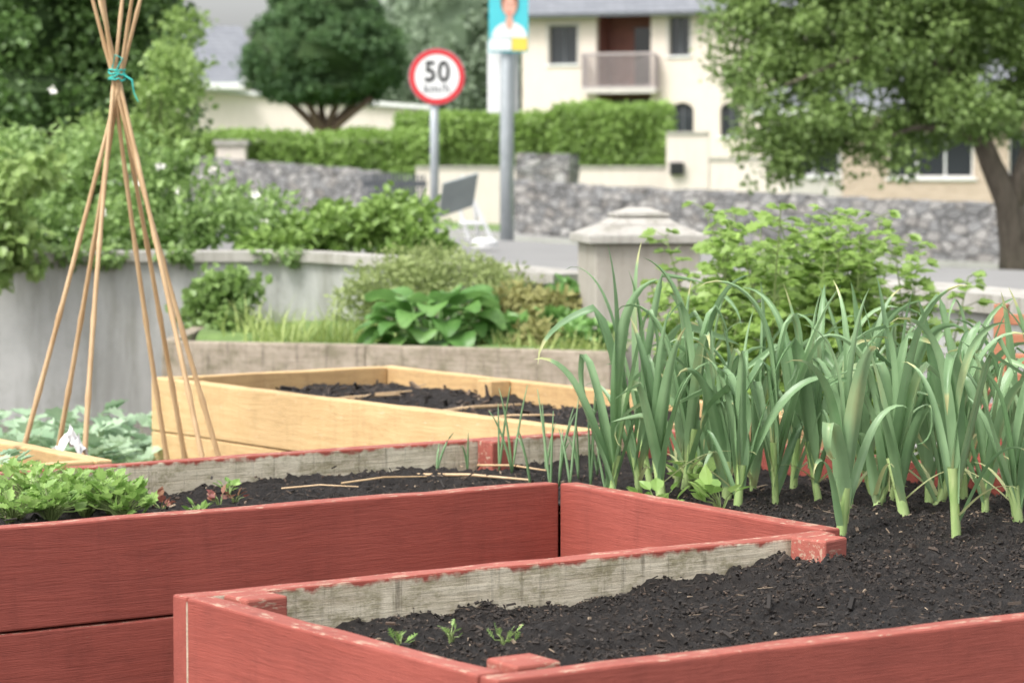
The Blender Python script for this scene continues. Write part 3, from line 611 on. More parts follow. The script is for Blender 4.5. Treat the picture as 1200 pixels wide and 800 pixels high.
bush('green_bush',[E(365,275,15,.26,.3,.09),E(420,268,14.9,.25,.3,.12),E(470,266,14.7,.2,.3,.13),E(330,286,14.8,.2,.25,.05),E(490,285,14.5,.14,.2,.1)],5000,.08,100,.05,'l_hedge','leafy mid green bush growing above the garden wall','bush',T=TO,tb=.42)
bush('wall_bush',[E(258,350,13.7,.12,.12,.14),E(240,378,13.6,.10,.1,.10),E(280,338,13.75,.08,.1,.08),E(265,392,13.6,.12,.1,.07)],1900,.08,50,.045,'l_shrub','small green bush growing against the grey wall','bush',T=TO,tb=.5,thin=.3)
bush('pale_shrub',[E(470,338,13.3,.22,.2,.12),E(540,330,13.1,.22,.2,.11),E(430,355,13.2,.16,.15,.11),E(580,342,12.9,.14,.15,.08),E(500,315,13.5,.2,.2,.07)],8000,.08,100,.034,'l_pale','feathery pale green shrub on the terrace','shrub',T=TN,tb=.5,thin=.3)
bush('fading_perennial',[E(625,380,12.5,.10,.12,.13),E(600,362,12.6,.1,.1,.10),E(650,360,12.7,.1,.1,.08),E(640,400,12.3,.1,.1,.06)],3600,.06,60,.045,'l_brown','clump of fading yellow-green perennial foliage','perennial',T=TN,tb=.5,thin=.3)
bush('leafy_perennial',[E(600,390,12.4,.08,.1,.07),E(665,385,12.5,.1,.1,.1),E(662,355,12.9,.09,.1,.08),E(690,400,12.3,.12,.1,.06)],1800,.05,40,.05,'l_hosta','clump of leafy green perennial beside the pillar','perennial',T=TO,tb=.45,thin=.3)
def tuft(name,p,n,ln,w,mat,label,cat,spread=.12,group=None):
    mb=MB()
    for i in range(n):
        q=np.array(p)+np.array([random.gauss(0,spread),random.gauss(0,spread*.5),0]); b=random.uniform(.8,2.6)
        ribbon(mb,q,random.uniform(0,6.28),math.radians(random.uniform(50,88)),ln*random.uniform(.4,1.2),w,lambda t:b*t*1.8,lambda t:(1-t**2),.3,7,3,0,lambda t,c=random.uniform(.2,.9):c)
    put(mb,name,[mat],label=label,category=cat,group=group,smooth=True)
for px,Y in [(320,12.9),(355,12.8),(385,12.7),(412,12.8),(300,13.1),(335,12.6)]: tuft('grass_tuft',[at(px,400,Y)[0],Y,.44],50,.22,.009,'l_grass','tuft of arching yellow-green grass leaves','grass tuft',.08,'grass tufts on the terrace')
for px,Y in [(620,12.1),(660,12.0),(590,12.3),(690,12.1)]: tuft('grass_tuft',[at(px,405,Y)[0],Y,.44],60,.14,.008,'l_grass','tuft of arching yellow-green grass leaves','grass tuft',.08,'grass tufts on the terrace')
hp=np.array([at(508,410,12.4)[0],12.42,.44]); mb=MB()
for i in range(46):
    q=i/45; az=i*2.4; b=random.uniform(.7,1.5)*(1.2-.5*q); base=random.uniform(.05,.8)
    p0=hp+np.array([math.cos(az)*.04,math.sin(az)*.03,.02]); e0=math.radians(12+60*q)
    p1=p0+np.array([math.cos(az)*math.cos(e0),math.sin(az)*math.cos(e0),math.sin(e0)])*(.14+.08*q)
    mb.tube([p0,p1],[.005,.004],5,t=.8)
    ribbon(mb,p1,az,e0*.5,random.uniform(.14,.22),.15,lambda t:b*1.3,lambda t:max(.05,math.sin(min(1,t*.9+.1)**.75*math.pi))**.6,.25,12,7,0,lambda t:base+random.uniform(-.08,.08),None,random.gauss(0,.35),.006,0,1.5)
put(mb,'hosta_plant',['l_hosta'],smooth=True,label='hosta clump with broad glossy ribbed green leaves on terrace',category='hosta')
def rasp(px,Y,topy,n=5,leaf=.07):
    gx=at(px,300,Y)[0]; e=thing('raspberry_plant',(gx,Y,0),'raspberry canes with bright green toothed leaves','raspberry','raspberry canes behind the leeks')
    ms=MB();mb=MB();P=[];D=[];S=[];tt=[]
    for k in range(n):
        b=np.array([gx+random.gauss(0,.05),Y+random.gauss(0,.08),0]); zt=at(px,topy+random.uniform(-12,60),Y)[2]; tip=b+np.array([random.gauss(0,.15),random.gauss(0,.14),zt])
        m=(b+tip)/2+np.array([random.gauss(0,.03),0,.06]); pts=[b*(1-t)**2+2*m*t*(1-t)+tip*t*t for t in np.linspace(0,1,9)]; ms.tube(pts,np.linspace(.006,.002,9),6)
        for t in np.linspace(.3,1,22):
            for _ in range(2):
                q=b*(1-t)**2+2*m*t*(1-t)+tip*t*t; az=random.uniform(0,6.28); r=random.uniform(.03,.10)*(1.25-t*.7)
                w=q+np.array([math.cos(az)*r,math.sin(az)*r,r*.4]); ms.tube([q,w],[.0018,.001],4,cap=False)
                for da in (-.9,0,.9):
                    a2=az+da; P.append(w);D.append([math.cos(a2),math.sin(a2),random.uniform(-.5,.25)]);S.append(leaf*random.uniform(.6,1.1)*(1 if da==0 else .8)*(1.15-.4*t)); tt.append(random.uniform(.15,.75)+.2*t*(random.random()))
    n_=len(P); scatter(mb,TJ,np.array(P),np.array(D),np.array([0,-.45,1.])+unit(n_)*.45,np.array(S),np.array(tt))
    put(ms,'canes',['stem'],e); put(mb,'foliage',['l_bright'],e)
for px,Y,ty in [(825,9.6,266),(860,9.4,252),(895,9.2,250),(940,9.3,258),(980,9.2,250),(1015,9.3,262),(1045,9.5,300),(875,9.9,290),(915,9.8,270),(985,9.8,280),(950,9.0,290),(835,9.1,310),(1020,9.1,320),(965,9.6,262),(900,9.6,255)]: rasp(px,Y,ty,4)
# ------------------------------------------------------------ chair
def bx(name,mat,parent,Mx,*b,bev=.004,**k):
    mb=MB(); mb.box(*b); return put(mb,name,[mat],parent,Mx,bev=bev,**k)
cx_=at(1248,400,8.1)[0]
ch=thing('garden_chair',(cx_,8.1,0),'orange-brown slatted wooden garden chair beside red bed','chair')
RC=Matrix.Translation((cx_,8.1,0))@Matrix.Rotation(math.radians(-24),4,'Z')
for x in (-.24,.24):
    bx('leg','orangewood',ch,RC,x-.02,.2,0,x+.02,.24,.86); bx('leg','orangewood',ch,RC,x-.02,-.24,0,x+.02,-.2,.40)
    bx('armrest','orangewood',ch,RC,x-.03,-.26,.60,x+.03,.198,.625)
mb=MB()
for i in range(7): mb.box(-.218,.212,.45+i*.058,.218,.232,.482+i*.058)
put(mb,'backrest',['orangewood'],ch,RC,bev=.003)
mb=MB()
for i in range(6): mb.box(-.26,-.24+i*.072,.405,.26,-.18+i*.072,.425)
put(mb,'seat',['orangewood'],ch,RC,bev=.003)
# ------------------------------------------------------------ street signs
SY=31.0; sx=at(512,90,SY)[0]; szz=at(512,90,SY)[2]; gz=hf(sx,SY)
ss=thing('speed_limit_sign',(sx,SY,gz),'round speed limit sign with red border on grey pole','road sign')
mb=MB(); mb.tube([(sx-.03,SY+.06,gz-.1),(sx-.03,SY+.06,szz+.25)],.048,14); put(mb,'pole',['steel'],ss,smooth=True)
def disc(r0,r1,y,mat,name,par,cx,cz,th=.004,n=48):
    mb=MB(); vs=[]
    for i in range(n):
        a=2*math.pi*i/n
        for r in (r0,r1):
            for yy in (y,y+th): vs.append((cx+r*math.cos(a),yy,cz+r*math.sin(a)))
    f=[]
    for i in range(n):
        a=i*4;b=((i+1)%n)*4
        f+=[(a,a+2,b+2,b),(a+2,a+3,b+3,b+2),(a+1,b+1,b+3,a+3),(a,b,b+1,a+1)]
    mb.add(vs,f); return put(mb,name,[mat],par)
disc(.0001,.243,SY-.012,'white','sign_face',ss,sx,szz); disc(.243,.30,SY-.016,'redsign','red_border',ss,sx,szz,.012); disc(.0001,.31,SY,'steel','back_plate',ss,sx,szz,.01)
def text(s,size,cx,cz,y,mat,par,name,off=.0,sx_=1):
    cu=bpy.data.curves.new(name,'FONT'); cu.body=s; cu.size=size; cu.align_x='CENTER'; cu.align_y='CENTER'; cu.extrude=.001; cu.offset=off; cu.space_character=1.08
    o=bpy.data.objects.new(name,cu); COL.objects.link(o); bpy.context.view_layer.update()
    me=bpy.data.meshes.new_from_object(o.evaluated_get(bpy.context.evaluated_depsgraph_get())); bpy.data.objects.remove(o)
    me.materials.clear(); me.materials.append(M[mat])
    return put(None,name,None,par,Matrix.Translation((cx,y,cz))@Matrix.Rotation(math.pi/2,4,'X')@Matrix.Scale(sx_,4,(1,0,0)),me=me)
text('50',.31,sx,szz+.045,SY-.019,'black',ss,'number',.005,.88); text('km/h',.135,sx,szz-.13,SY-.019,'darkgrey',ss,'unit_text',.0,1.0)
PY=31.0; qx=at(594,200,PY)[0]; gz=hf(qx,PY)
pp=thing('poster_pole',(qx,PY,gz),'grey steel street pole with poster and white panel','pole')
mb=MB(); mb.tube([(qx,PY,gz-.1),(qx,PY,gz+1.2),(qx,PY,gz+4.5)],[.078,.075,.065],16); put(mb,'pole',['steel'],pp,smooth=True)
def pp_box(name,mat,x0,y0,x1,y1,dy,th=.006,par=pp,Y=PY,**k):
    a=at(x0,y1,Y);b=at(x1,y0,Y); return bx(name,mat,par,None,a[0],Y+dy,a[2],b[0],Y+dy+th,b[2],bev=0,**k)
pp_box('white_panel','offwhite',571,48,608,132,.10)
po=pp_box('poster','teal',573,-45,619,62,-.11)
pp_box('yellow_band','yellow',600,44,618,60,-.117,.005,par=po); pp_box('white_band','offwhite',574,46,599,60,-.117,.005,par=po)
def ell(name,mat,px,py,rx,rz,dy,par,half=False):
    c=at(px,py,PY); mb=MB(); n=28; vs=[(c[0]+rx*math.cos(a),PY+dy,c[2]+rz*math.sin(a)) for a in (np.linspace(0,math.pi,n) if half else np.linspace(0,2*math.pi,n,endpoint=False))]
    mb.add(vs,[tuple(range(n))]); put(mb,name,[mat],par)
ell('printed_shirt','offwhite',597,45,.19,.17,-.119,po,True); ell('printed_neck','skin',597,27,.04,.08,-.1205,po); ell('printed_hair','hair',597,4,.095,.14,-.122,po); ell('printed_face','skin',597,9,.072,.105,-.1235,po)
ell('printed_mouth','redsign',597,16,.024,.007,-.125,po); ell('printed_eye','black',594,6,.011,.006,-.125,po); ell('printed_eye','black',600,6,.011,.006,-.125,po)
AY=25.; ax=at(545,285,AY)[0]; gz=hf(ax,AY)
ab=thing('folding_sign',(ax,AY,gz),'grey sign board leaning on a white folding stand','sign stand')
def quadbox(pts,th,name,mat,par):
    P=[at(px,py,Y) for px,py,Y in pts]; nrm=np.cross(P[1]-P[0],P[2]-P[0]); nrm/=np.linalg.norm(nrm)
    v=P+[p+nrm*th for p in P]; mb=MB(); mb.add(v,[(0,1,2,3),(7,6,5,4),(0,4,5,1),(1,5,6,2),(2,6,7,3),(3,7,4,0)]); return put(mb,name,[mat],par)
quadbox([(513,254,24.9),(554,240,24.9),(560,202,24.7),(519,214,24.7)],.02,'panel','panelgrey',ab)
mb=MB()
for a,b in [((530,215,24.98),(549,280,24.98)),((541,206,24.98),(577,282,24.98)),((538,262,24.97),(566,262,24.97)),((556,240,24.97),(560,278,25.1))]: mb.tube([at(*a),at(*b)],.018,8)
put(mb,'stand',['white'],ab)
mb=MB(); q=at(568,283,24.8); mb.tube([q-[0,0,.05],q+[0,0,.0],q+[0,0,.03]],[.11,.12,.07],16); put(mb,'base',['white'],ab)
# ------------------------------------------------------------ walls across the street
def line(t): p=PW+DW*t; return (p[0],p[1])
hz=lambda h:(lambda x,y,s:hf(x,y)+h)
wallrun('stone_wall',[line(t) for t in (0,6,12,20,30,40)],hz(-.2),lambda x,y,s:hf(x,y)+1.05,.4,'stone','long grey rubble stone boundary wall beside the road',disp=.05,topj=.03)
wallrun('stone_wall',[line(-3.9),line(-8),line(-16),line(-22)],hz(-.2),lambda x,y,s:hf(x,y)+1.02,.4,'stone','grey rubble stone boundary wall near the dark gate',disp=.05,topj=.03)
wallrun('stone_wall',[(.15,53.5),(.6,53.3),(1.15,53.0)],-.3,1.36,.4,'stone','short raised rubble stone wall end',disp=.05,topj=.02)
gt=thing('garden_gate',(-2.0,53.2,hf(-2.0,53)),'dark grey barred wooden gate between the stone walls','gate')
a=at(424,252,53);b=at(500,203,53); mb=MB(); nn=16
for i in range(nn):
    x0=a[0]+(b[0]-a[0])*i/nn; x1=a[0]+(b[0]-a[0])*(i+.62)/nn; mb.box(x0,53,a[2],x1,53.03,b[2]-.08*abs(i/nn-.5))
put(mb,'gate_slats',['darkgrey'],gt); mb=MB(); mb.box(a[0],53.031,a[2]+.2,b[0],53.08,a[2]+.3); mb.box(a[0],53.031,b[2]-.25,b[0],53.08,b[2]-.15); put(mb,'rail',['darkgrey'],gt)
wallrun('rendered_wall',[(-2.0,59.5),(4.2,59.2)],-.4,1.12,.2,'cream2','low cream rendered garden wall in front of hedge',cop=.05)
wallrun('rendered_wall',[(3.15,58),(4.0,57.9)],-.4,1.82,.3,'cream2','tall cream rendered wall with a stepped top',cop=.06)
wallrun('rendered_wall',[(4.02,57.9),(5.6,57.6)],-.4,1.3,.25,'cream2','cream rendered wall stepping down beside the drive',cop=.06)
bx('mail_box','black',None,None,3.2,57.7,.95,3.48,57.84,1.2,bev=.01,label='small black post box fixed to cream wall',category='post box')
cp=thing('gate_pillar',(at(272,180,60)[0],60,0),'cream rendered gate pillar with flat cap','pillar'); x=at(272,180,60)[0]
bx('shaft','cream2',cp,None,x-.3,59.7,-.1,x+.3,60.3,1.55); bx('cap','coping',cp,None,x-.36,59.64,1.552,x+.36,60.36,1.66)
def hedge(name,x0,x1,y,d,zt,label,n):
    zb=-.2; e=thing(name,((x0+x1)/2,y,0),label,'hedge'); mb=MB()
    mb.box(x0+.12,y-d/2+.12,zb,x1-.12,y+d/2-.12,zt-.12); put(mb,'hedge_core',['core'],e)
    f=rng.integers(0,10,n); P=np.stack([rng.uniform(x0,x1,n),rng.uniform(y-d/2,y+d/2,n),rng.uniform(zb,zt,n)],1); Nn=np.zeros((n,3))
    a=f<6; P[a,1]=y-d/2+rng.normal(0,.05,a.sum()); Nn[a]=[0,-1,.3]; c=f>=6; P[c,2]=zt+rng.normal(0,.05,c.sum()); Nn[c]=[0,0,1]
    l=f==9; P[l,0]=np.where(rng.random(l.sum())>.5,x0,x1)+rng.normal(0,.05,l.sum()); P[l,2]=rng.uniform(zb,zt,l.sum()); Nn[l]=[1,0,0]
    w=np.array([noise.noise(Vector((p[0]*1.3,p[1],p[2]*1.3)))*.12 for p in P]); P+=Nn*w[:,None]
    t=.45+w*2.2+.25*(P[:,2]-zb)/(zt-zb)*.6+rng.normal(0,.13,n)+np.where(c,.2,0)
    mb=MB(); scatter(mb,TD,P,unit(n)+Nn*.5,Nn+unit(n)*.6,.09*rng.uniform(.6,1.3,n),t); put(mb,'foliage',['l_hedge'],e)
hedge('hedge',-2.5,1.0,62.3,1.6,2.15,'clipped green boundary hedge with rounded top',13000); hedge('hedge',.9,3.4,61.6,1.6,2.35,'tall clipped green hedge beside cream wall',11000)
hedge('hedge',-7.5,-1.6,61,1.2,1.75,'low clipped green hedge behind the stone wall',15000)
# ------------------------------------------------------------ trees
def tree(name,base,limbs,ells,n,cr,nc,size,lm,bm,label,tb=.45,T=TD,core=None,cm='core',**k):
    e=thing(name,base,label,'tree'); mb=MB()
    for pts,rad in limbs: mb.tube(pts,rad,9)
    put(mb,'trunk',[bm],e,smooth=True); mb=MB(); cloud(mb,ells,n,cr,nc,size,T,tb=tb,**k)
    mats=[lm]
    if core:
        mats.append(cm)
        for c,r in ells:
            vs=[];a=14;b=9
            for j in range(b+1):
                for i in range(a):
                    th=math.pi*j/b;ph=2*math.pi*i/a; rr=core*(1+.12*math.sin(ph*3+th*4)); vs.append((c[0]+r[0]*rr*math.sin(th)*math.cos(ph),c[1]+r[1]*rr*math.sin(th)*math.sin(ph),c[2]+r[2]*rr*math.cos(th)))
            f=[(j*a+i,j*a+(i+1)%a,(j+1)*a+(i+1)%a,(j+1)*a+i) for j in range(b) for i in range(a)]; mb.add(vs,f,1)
    put(mb,'crown',mats,e); return e
q=lambda px,py,Y=27: at(px,py,Y)
limbs=[([q(1196,345),q(1192,290),q(1182,235),q(1163,195),q(1145,150),q(1128,95),q(1110,30),q(1090,-60)],[.22,.17,.135,.11,.09,.075,.06,.05]),
 ([q(1186,245),q(1200,200),q(1215,150,27.3),q(1230,60,27.5),q(1240,-50,27.5)],[.12,.10,.08,.06,.05]),
 ([q(1128,100),q(1090,70,26.7),q(1040,60,26.5),q(980,75,26.3),q(920,100,26.2)],[.06,.04,.03,.02,.01]),
 ([q(1150,165),q(1110,150,26.8),q(1070,150,26.5),q(1030,165,26.3)],[.05,.035,.025,.012]),
 ([q(1205,190),q(1240,170),q(1290,160)],[.08,.06,.03]),([q(1110,30),q(1040,-10),q(960,-30)],[.05,.035,.02])]
tree('street_tree',(4.85,27,hf(4.8,27)),limbs,[(q(900,70),(.48,.6,.5)),(q(950,30),(.6,.9,.6)),(q(1020,90,26.6),(.65,.7,.45)),(q(1060,20),(.9,1,.7)),(q(1180,70,27.4),(.9,1.1,.55)),(q(960,-60),(1,1,.8)),(q(1150,-80),(1.3,1.2,1)),(q(885,140,26.4),(.27,.3,.30)),(q(990,150,26.4),(.5,.4,.27)),(q(1090,130,27.2),(.45,.6,.38)),(q(1270,90),(.8,.9,.7)),(q(1200,150,27.8),(.45,.4,.22)),(q(870,20),(.25,.4,.35)),(q(930,175,26.4),(.3,.3,.15)),(q(1050,180,26.6),(.35,.3,.14)),(q(1150,125,26.2),(.4,.3,.22)),(q(910,195,26.5),(.12,.2,.06)),(q(970,190,26.5),(.15,.2,.06))],
 74000,.22,620,.056,'l_tree','bark','broadleaf street tree with leaning trunk and spreading green crown',tb=.52,inner=.2,droop=.4)
bt=at(-20,200,24); 
tree('garden_tree',(bt[0],25,hf(bt[0],25)),[([(bt[0],25,.3),(bt[0]+.1,25,1.5),(bt[0]+.4,25,2.5)],[.15,.12,.06]),([(bt[0]+.05,25,1),(bt[0]+.6,25,1.8),(bt[0]+1.2,25,2.3)],[.08,.05,.02])],
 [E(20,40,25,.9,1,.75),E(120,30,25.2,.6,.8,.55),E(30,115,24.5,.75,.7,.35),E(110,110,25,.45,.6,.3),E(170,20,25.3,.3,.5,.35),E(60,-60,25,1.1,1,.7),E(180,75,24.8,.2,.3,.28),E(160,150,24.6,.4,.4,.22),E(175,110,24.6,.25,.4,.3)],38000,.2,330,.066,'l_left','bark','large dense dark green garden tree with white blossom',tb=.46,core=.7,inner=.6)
bush('light_shrub',[E(190,110,22,.2,.3,.35),E(180,170,22,.3,.3,.2),E(215,50,22.5,.10,.2,.3),E(130,170,22,.4,.3,.15),E(225,95,22.3,.07,.1,.12)],5500,.14,80,.05,'l_vine','tall light green flowering shrub beside the dark tree','shrub',T=TO,tb=.6)
cb=at(385,165,70); 
cl=[([cb,at(380+dx*.3,145,70+dy),at(380+dx,115,70+dy*2)],[.16,.11,.07]) for dx,dy in ((-45,.1),(-22,-.2),(-5,.2),(18,-.1),(40,.2),(55,-.2))]
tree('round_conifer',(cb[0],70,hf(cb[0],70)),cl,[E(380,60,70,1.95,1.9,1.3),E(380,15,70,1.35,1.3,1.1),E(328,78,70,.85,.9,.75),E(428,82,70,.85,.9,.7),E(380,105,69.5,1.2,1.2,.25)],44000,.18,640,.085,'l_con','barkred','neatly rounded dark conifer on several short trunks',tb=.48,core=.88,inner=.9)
for px,py,rx,rz in [(490,60,2.0,3.4),(535,45,2.6,3.8),(590,75,2.4,3),(520,105,2.6,1.6),(640,30,3,3),(60,30,5,4),(880,20,4,4),(1050,0,5,5),(1200,10,5,5)]:
    c=at(px,py,125); bt=(c[0],125,hf(c[0],125))
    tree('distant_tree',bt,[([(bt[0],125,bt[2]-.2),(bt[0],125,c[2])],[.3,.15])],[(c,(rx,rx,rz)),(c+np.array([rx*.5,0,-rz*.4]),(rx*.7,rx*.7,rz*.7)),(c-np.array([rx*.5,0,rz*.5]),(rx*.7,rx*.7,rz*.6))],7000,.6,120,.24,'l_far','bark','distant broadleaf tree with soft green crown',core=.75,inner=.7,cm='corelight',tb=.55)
# ------------------------------------------------------------ houses
def facade(mb,x0,x1,z0,z1,ops,th,y=0,mat=0,rmat=0):
    X=sorted({x0,x1,*[o[0] for o in ops],*[o[1] for o in ops]});Z=sorted({z0,z1,*[o[2] for o in ops],*[o[3] for o in ops]})
    for a,b in zip(X[:-1],X[1:]):
        for c,d in zip(Z[:-1],Z[1:]):
            mx,mz=(a+b)/2,(c+d)/2
            if any(o[0]<mx<o[1] and o[2]<mz<o[3] for o in ops): continue
            mb.add([(a,y,c),(b,y,c),(b,y,d),(a,y,d)],[(0,1,2,3)],mat)
    for a,b,c,d in [o[:4] for o in ops]:
        for q_ in ([(a,y,c),(a,y,d),(a,y+th,d),(a,y+th,c)],[(b,y,d),(b,y,c),(b,y+th,c),(b,y+th,d)],[(a,y,d),(b,y,d),(b,y+th,d),(a,y+th,d)],[(b,y,c),(a,y,c),(a,y+th,c),(b,y+th,c)]): mb.add(q_,[(0,1,2,3)],rmat)
def window(par,Mx,a,b,c,d,y,nm=2,frame='white',surround=None,arch=None):
    w=thing('window',Mx@Vector(((a+b)/2,y,(c+d)/2)),None,None); w.parent=par; w.matrix_parent_inverse=WM[par].inverted(); 
    f=.05; mb=MB(); mb.box(a,y-.03,c,b,y+.03,c+f);mb.box(a,y-.03,d-f,b,y+.03,d);mb.box(a,y-.03,c+f,a+f,y+.03,d-f);mb.box(b-f,y-.03,c+f,b,y+.03,d-f)
    for i in range(1,nm): x=a+(b-a)*i/nm; mb.box(x-.025,y-.028,c+f,x+.025,y+.028,d-f)
    put(mb,'frame',[frame],w,Mx)
    mb=MB(); mb.box(a+f*.5,y-.006,c+f*.5,b-f*.5,y+.006,d-f*.5); put(mb,'pane',['glass'],w,Mx)
    mb=MB(); mb.box(a-.08,y-.24,c-.07,b+.08,y-.03,c-.002); put(mb,'sill',['white'],w,Mx)
    if arch:
        for sgn,x0 in ((1,a),(-1,b)):
            W2=(b-a)/2; vs=[(x0,y-.17,d+.01),(x0,y-.17,d-.28)]+[(x0+sgn*W2*(1-math.cos(t)),y-.17,d-.28+.27*math.sin(t)) for t in np.linspace(.1,math.pi/2,8)]+[(x0+sgn*W2,y-.17,d+.01)]
            n=len(vs); vs+= [(p[0],y-.06,p[2]) for p in vs]; mb=MB(); mb.add(vs,[tuple(range(n)),tuple(range(2*n-1,n-1,-1))]+[(i,(i+1)%n,(i+1)%n+n,i+n) for i in range(n)]); put(mb,'arch_infill',[arch],w,Mx)
    if surround:
        mb=MB(); s=.09; yy=y-.2; mb.box(a-s,yy,c,a-.002,yy+.06,d+s); mb.box(b+.002,yy,c,b+s,yy+.06,d+s); mb.box(a-.001,yy,d+.002,b+.001,yy+.06,d+s); put(mb,'surround',[surround],w,Mx)
    return w
hs=thing('house',at(700,200,93),'cream two-storey house with grey roof and recessed balcony','house')
HM=Matrix.Translation((at(612,100,95)[0],95,0))@Matrix.Rotation(math.radians(-22),4,'Z')
zz=lambda py:1.29+(185-py)/35.6
wn=[(.95,1.95,zz(75),zz(30)),(5.15,5.85,zz(67),zz(22))]; lw=[(1.0,2.0,zz(160),zz(124)),(5.2,6.0,zz(160),zz(121)),(6.9,7.6,zz(160),zz(121))]; rc=(2.62,4.52,.6,zz(18))
mb=MB(); facade(mb,0,10,.2,6.05,wn+lw+[rc],.25); mb.add([(0,0,.2),(0,0,6.05),(0,8,6.05),(0,8,.2)],[(0,1,2,3)]);mb.add([(10,0,.2),(10,8,.2),(10,8,6.05),(10,0,6.05)],[(0,1,2,3)]);mb.add([(0,8,.2),(0,8,6.05),(10,8,6.05),(10,8,.2)],[(0,1,2,3)])
put(mb,'wall',['cream'],hs,HM)
for o in wn: window(hs,HM,*o,.18,2,'darkgrey','greyrender')
for o in lw: window(hs,HM,*o,.18,2,'darkgrey',None,'cream')
mb=MB(); a,b,c,d=rc
mb.add([(a,.25,c),(b,.25,c),(b,.25,d),(a,.25,d),(a,1.3,c),(b,1.3,c),(b,1.3,d),(a,1.3,d)],[(4,5,6,7),(0,4,7,3),(1,2,6,5),(3,7,6,2)])
put(mb,'balcony_recess',['recess'],hs,HM)
bx('balcony_door','glass',hs,HM,b-1.0,1.24,zz(100),b-.1,1.29,zz(32),bev=0); bx('garage_door','darkgrey',hs,HM,a+.15,1.2,c,b-.15,1.28,zz(116),bev=0)
bl=thing('balcony',HM@Vector((3.5,-.3,zz(108))),None,None); bl.parent=hs; bl.matrix_parent_inverse=WM[hs].inverted()
bx('slab','greyrender',bl,HM,a-.35,-.55,zz(110),b+.35,1.2,zz(104),bev=0)
mb=MB()
for t in np.linspace(a-.3,b+.3,34): mb.box(t-.012,-.52,zz(104),t+.012,-.49,zz(66))
for yy in np.linspace(-.48,-.06,8):
    for xx in (a-.31,b+.29): mb.box(xx,yy,zz(104),xx+.02,yy+.02,zz(66))
mb.box(a-.33,-.54,zz(66),b+.33,-.47,zz(63)); mb.box(a-.33,-.53,zz(103.5),b+.33,-.48,zz(101.5)); put(mb,'railing',['railing'],bl,HM)
mb=MB(); mb.add([(-.4,-.45,6.0),(10.4,-.45,6.0),(10.4,4,8.1),(-.4,4,8.1),(10.4,8.4,6.0),(-.4,8.4,6.0)],[(0,1,2,3),(3,2,4,5),(0,3,5),(1,4,2)])
rf=put(mb,'roof',['slate'],hs,HM); bx('gutter','darkgrey',rf,HM,-.42,-.55,5.9,10.42,-.455,6.02,bev=0); bx('chimney','cream',rf,HM,7,3.5,7.2,7.8,4.4,9,bev=0)
bg=thing('bungalow',at(1050,240,74),'single-storey bungalow with brick and render front behind wall','house')
BM=Matrix.Translation((at(895,200,76)[0],76,0))@Matrix.Rotation(math.radians(-6),4,'Z'); sc_=44.; z2=lambda py:1.29+(185-py)/sc_; s2=lambda px:(px-895)/sc_
ops=[(s2(922),s2(984),z2(206),z2(160)),]; ob=[(s2(1040),s2(1138),z2(208),z2(156)),(s2(1178),s2(1260),z2(208),z2(156))]
mb=MB(); facade(mb,0,s2(985)+.05,-.6,2.6,ops,.2,0); put(mb,'rendered_wall',['greyrender'],bg,BM)
mb=MB(); facade(mb,s2(987),s2(1420),-.6,2.6,ob,.2,-.3); mb.add([(s2(987),-.3,-.6),(s2(987),-.3,2.6),(s2(987),0,2.6),(s2(987),0,-.6)],[(0,1,2,3)])
mb.add([(s2(1420),-.3,-.6),(s2(1420),7,-.6),(s2(1420),7,2.6),(s2(1420),-.3,2.6)],[(0,1,2,3)]); mb.add([(0,0,-.6),(0,7,-.6),(0,7,2.6),(0,0,2.6)],[(0,1,2,3)]);mb.add([(0,7,-.6),(s2(1420),7,-.6),(s2(1420),7,2.6),(0,7,2.6)],[(0,1,2,3)]); put(mb,'brick_wall',['brick'],bg,BM)
window(bg,BM,*ops[0],.18,2); 
for o in ob: window(bg,BM,*o,-.12,3)
mb=MB(); e_=s2(1420)+.4; mb.add([(-.4,-.7,2.55),(e_,-.7,2.55),(e_-2,3.4,4.4),(1.6,3.4,4.4),(e_,7.5,2.55),(-.4,7.5,2.55)],[(0,1,2,3),(3,2,4,5),(0,3,5),(1,4,2)]); rf=put(mb,'roof',['slate'],bg,BM); bx('fascia','white',rf,BM,-.42,-.78,2.4,e_,-.72,2.56,bev=0)
lh=thing('house',at(220,160,88),'pale house with grey slate roof behind the hedge','house')
LM=Matrix.Translation((at(120,100,88)[0],88,0))@Matrix.Rotation(math.radians(6),4,'Z')
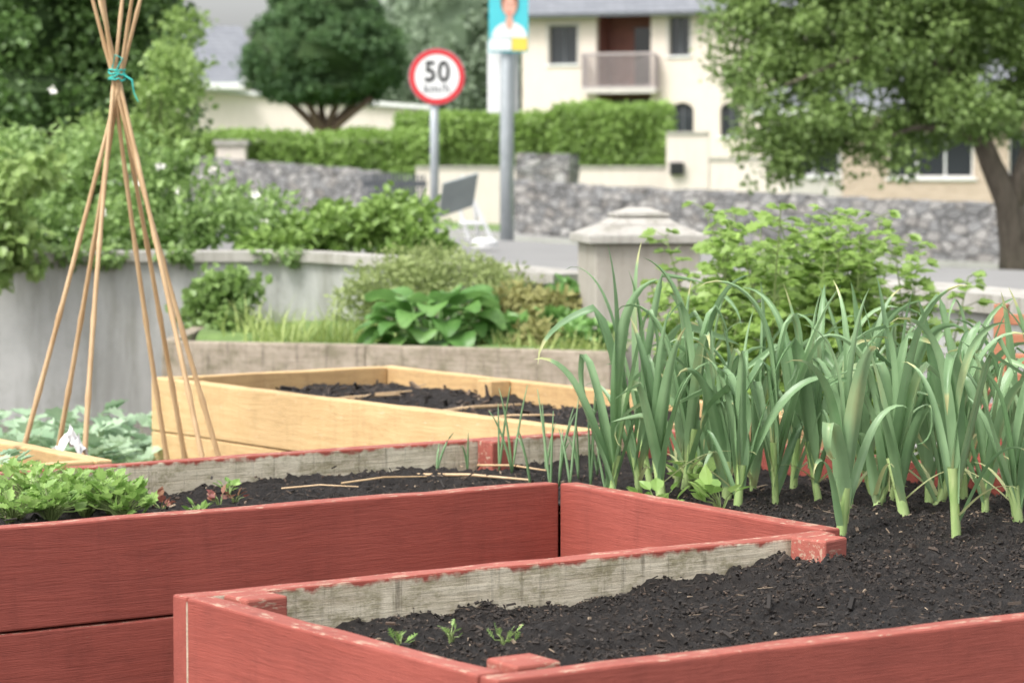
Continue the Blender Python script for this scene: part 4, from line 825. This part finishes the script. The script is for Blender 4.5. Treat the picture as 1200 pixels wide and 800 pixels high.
mb=MB(); W_=4.6; facade(mb,0,W_,.2,3.9,[(1,2,1.6,2.8),(3,3.9,1.6,2.8)],.2); mb.add([(0,0,.2),(0,6,.2),(0,6,3.9),(0,0,3.9)],[(0,1,2,3)]); mb.add([(W_,0,.2),(W_,6,.2),(W_,6,3.9),(W_,3,5.3),(W_,0,3.9)],[(0,1,2,3,4)]); mb.add([(0,6,.2),(W_,6,.2),(W_,6,3.9),(0,6,3.9)],[(0,1,2,3)]); put(mb,'wall',['cream2'],lh,LM)
window(lh,LM,1,2,1.6,2.8,.15);window(lh,LM,3,3.9,1.6,2.8,.15)
mb=MB(); mb.add([(-.3,-.4,3.75),(W_+.3,-.4,3.75),(W_-.3,3,5.5),(0,3,5.5),(W_+.3,6.4,3.75),(-.3,6.4,3.75)],[(0,1,2,3),(3,2,4,5),(0,3,5),(1,4,2)]); rf=put(mb,'roof',['slate'],lh,LM); bx('fascia','white',rf,LM,-.32,-.48,3.6,W_+.32,-.41,3.76,bev=0)
ob_=thing('outbuilding',at(350,160,79),'long low cream building with white fascia','building')
OM=Matrix.Translation((at(205,100,80)[0],80,0))@Matrix.Rotation(math.radians(-3),4,'Z')
mb=MB(); mb.add([(0,0,0),(7.2,0,0),(7.2,0,2.6),(5.3,0,2.75),(2.3,0,3.0),(0,0,3.2),(0,3,0),(7.2,3,0),(7.2,3,2.6),(5.3,3,2.75),(2.3,3,3.0),(0,3,3.2)],[(0,1,2,3,4,5),(1,7,8,2),(0,5,11,6),(6,11,10,9,8,7)]); put(mb,'wall',['cream2'],ob_,OM)
mb=MB(); 
for (x0,z0),(x1,z1) in (((-.1,3.22),(2.3,3.02)),((2.3,3.02),(5.3,2.77)),((5.3,2.77),(7.3,2.62))): mb.add([(x0,-.15,z0),(x1,-.15,z1),(x1,3.1,z1),(x0,3.1,z0),(x0,-.15,z0+.12),(x1,-.15,z1+.12),(x1,3.1,z1+.12),(x0,3.1,z0+.12)],[(0,1,5,4),(4,5,6,7),(3,2,1,0)])
put(mb,'roof_edge',['offwhite'],ob_,OM)
pr=MB(); pr.add([(-.2,-.6,3.35),(2.0,-.6,3.35),(1.6,2,4.0),(.1,2,4.0)],[(0,1,2,3)]); put(pr,'porch_roof',['slate'],ob_,OM); bx('fascia','white',ob_,OM,-.25,-.7,3.2,2.05,-.61,3.37,bev=0)
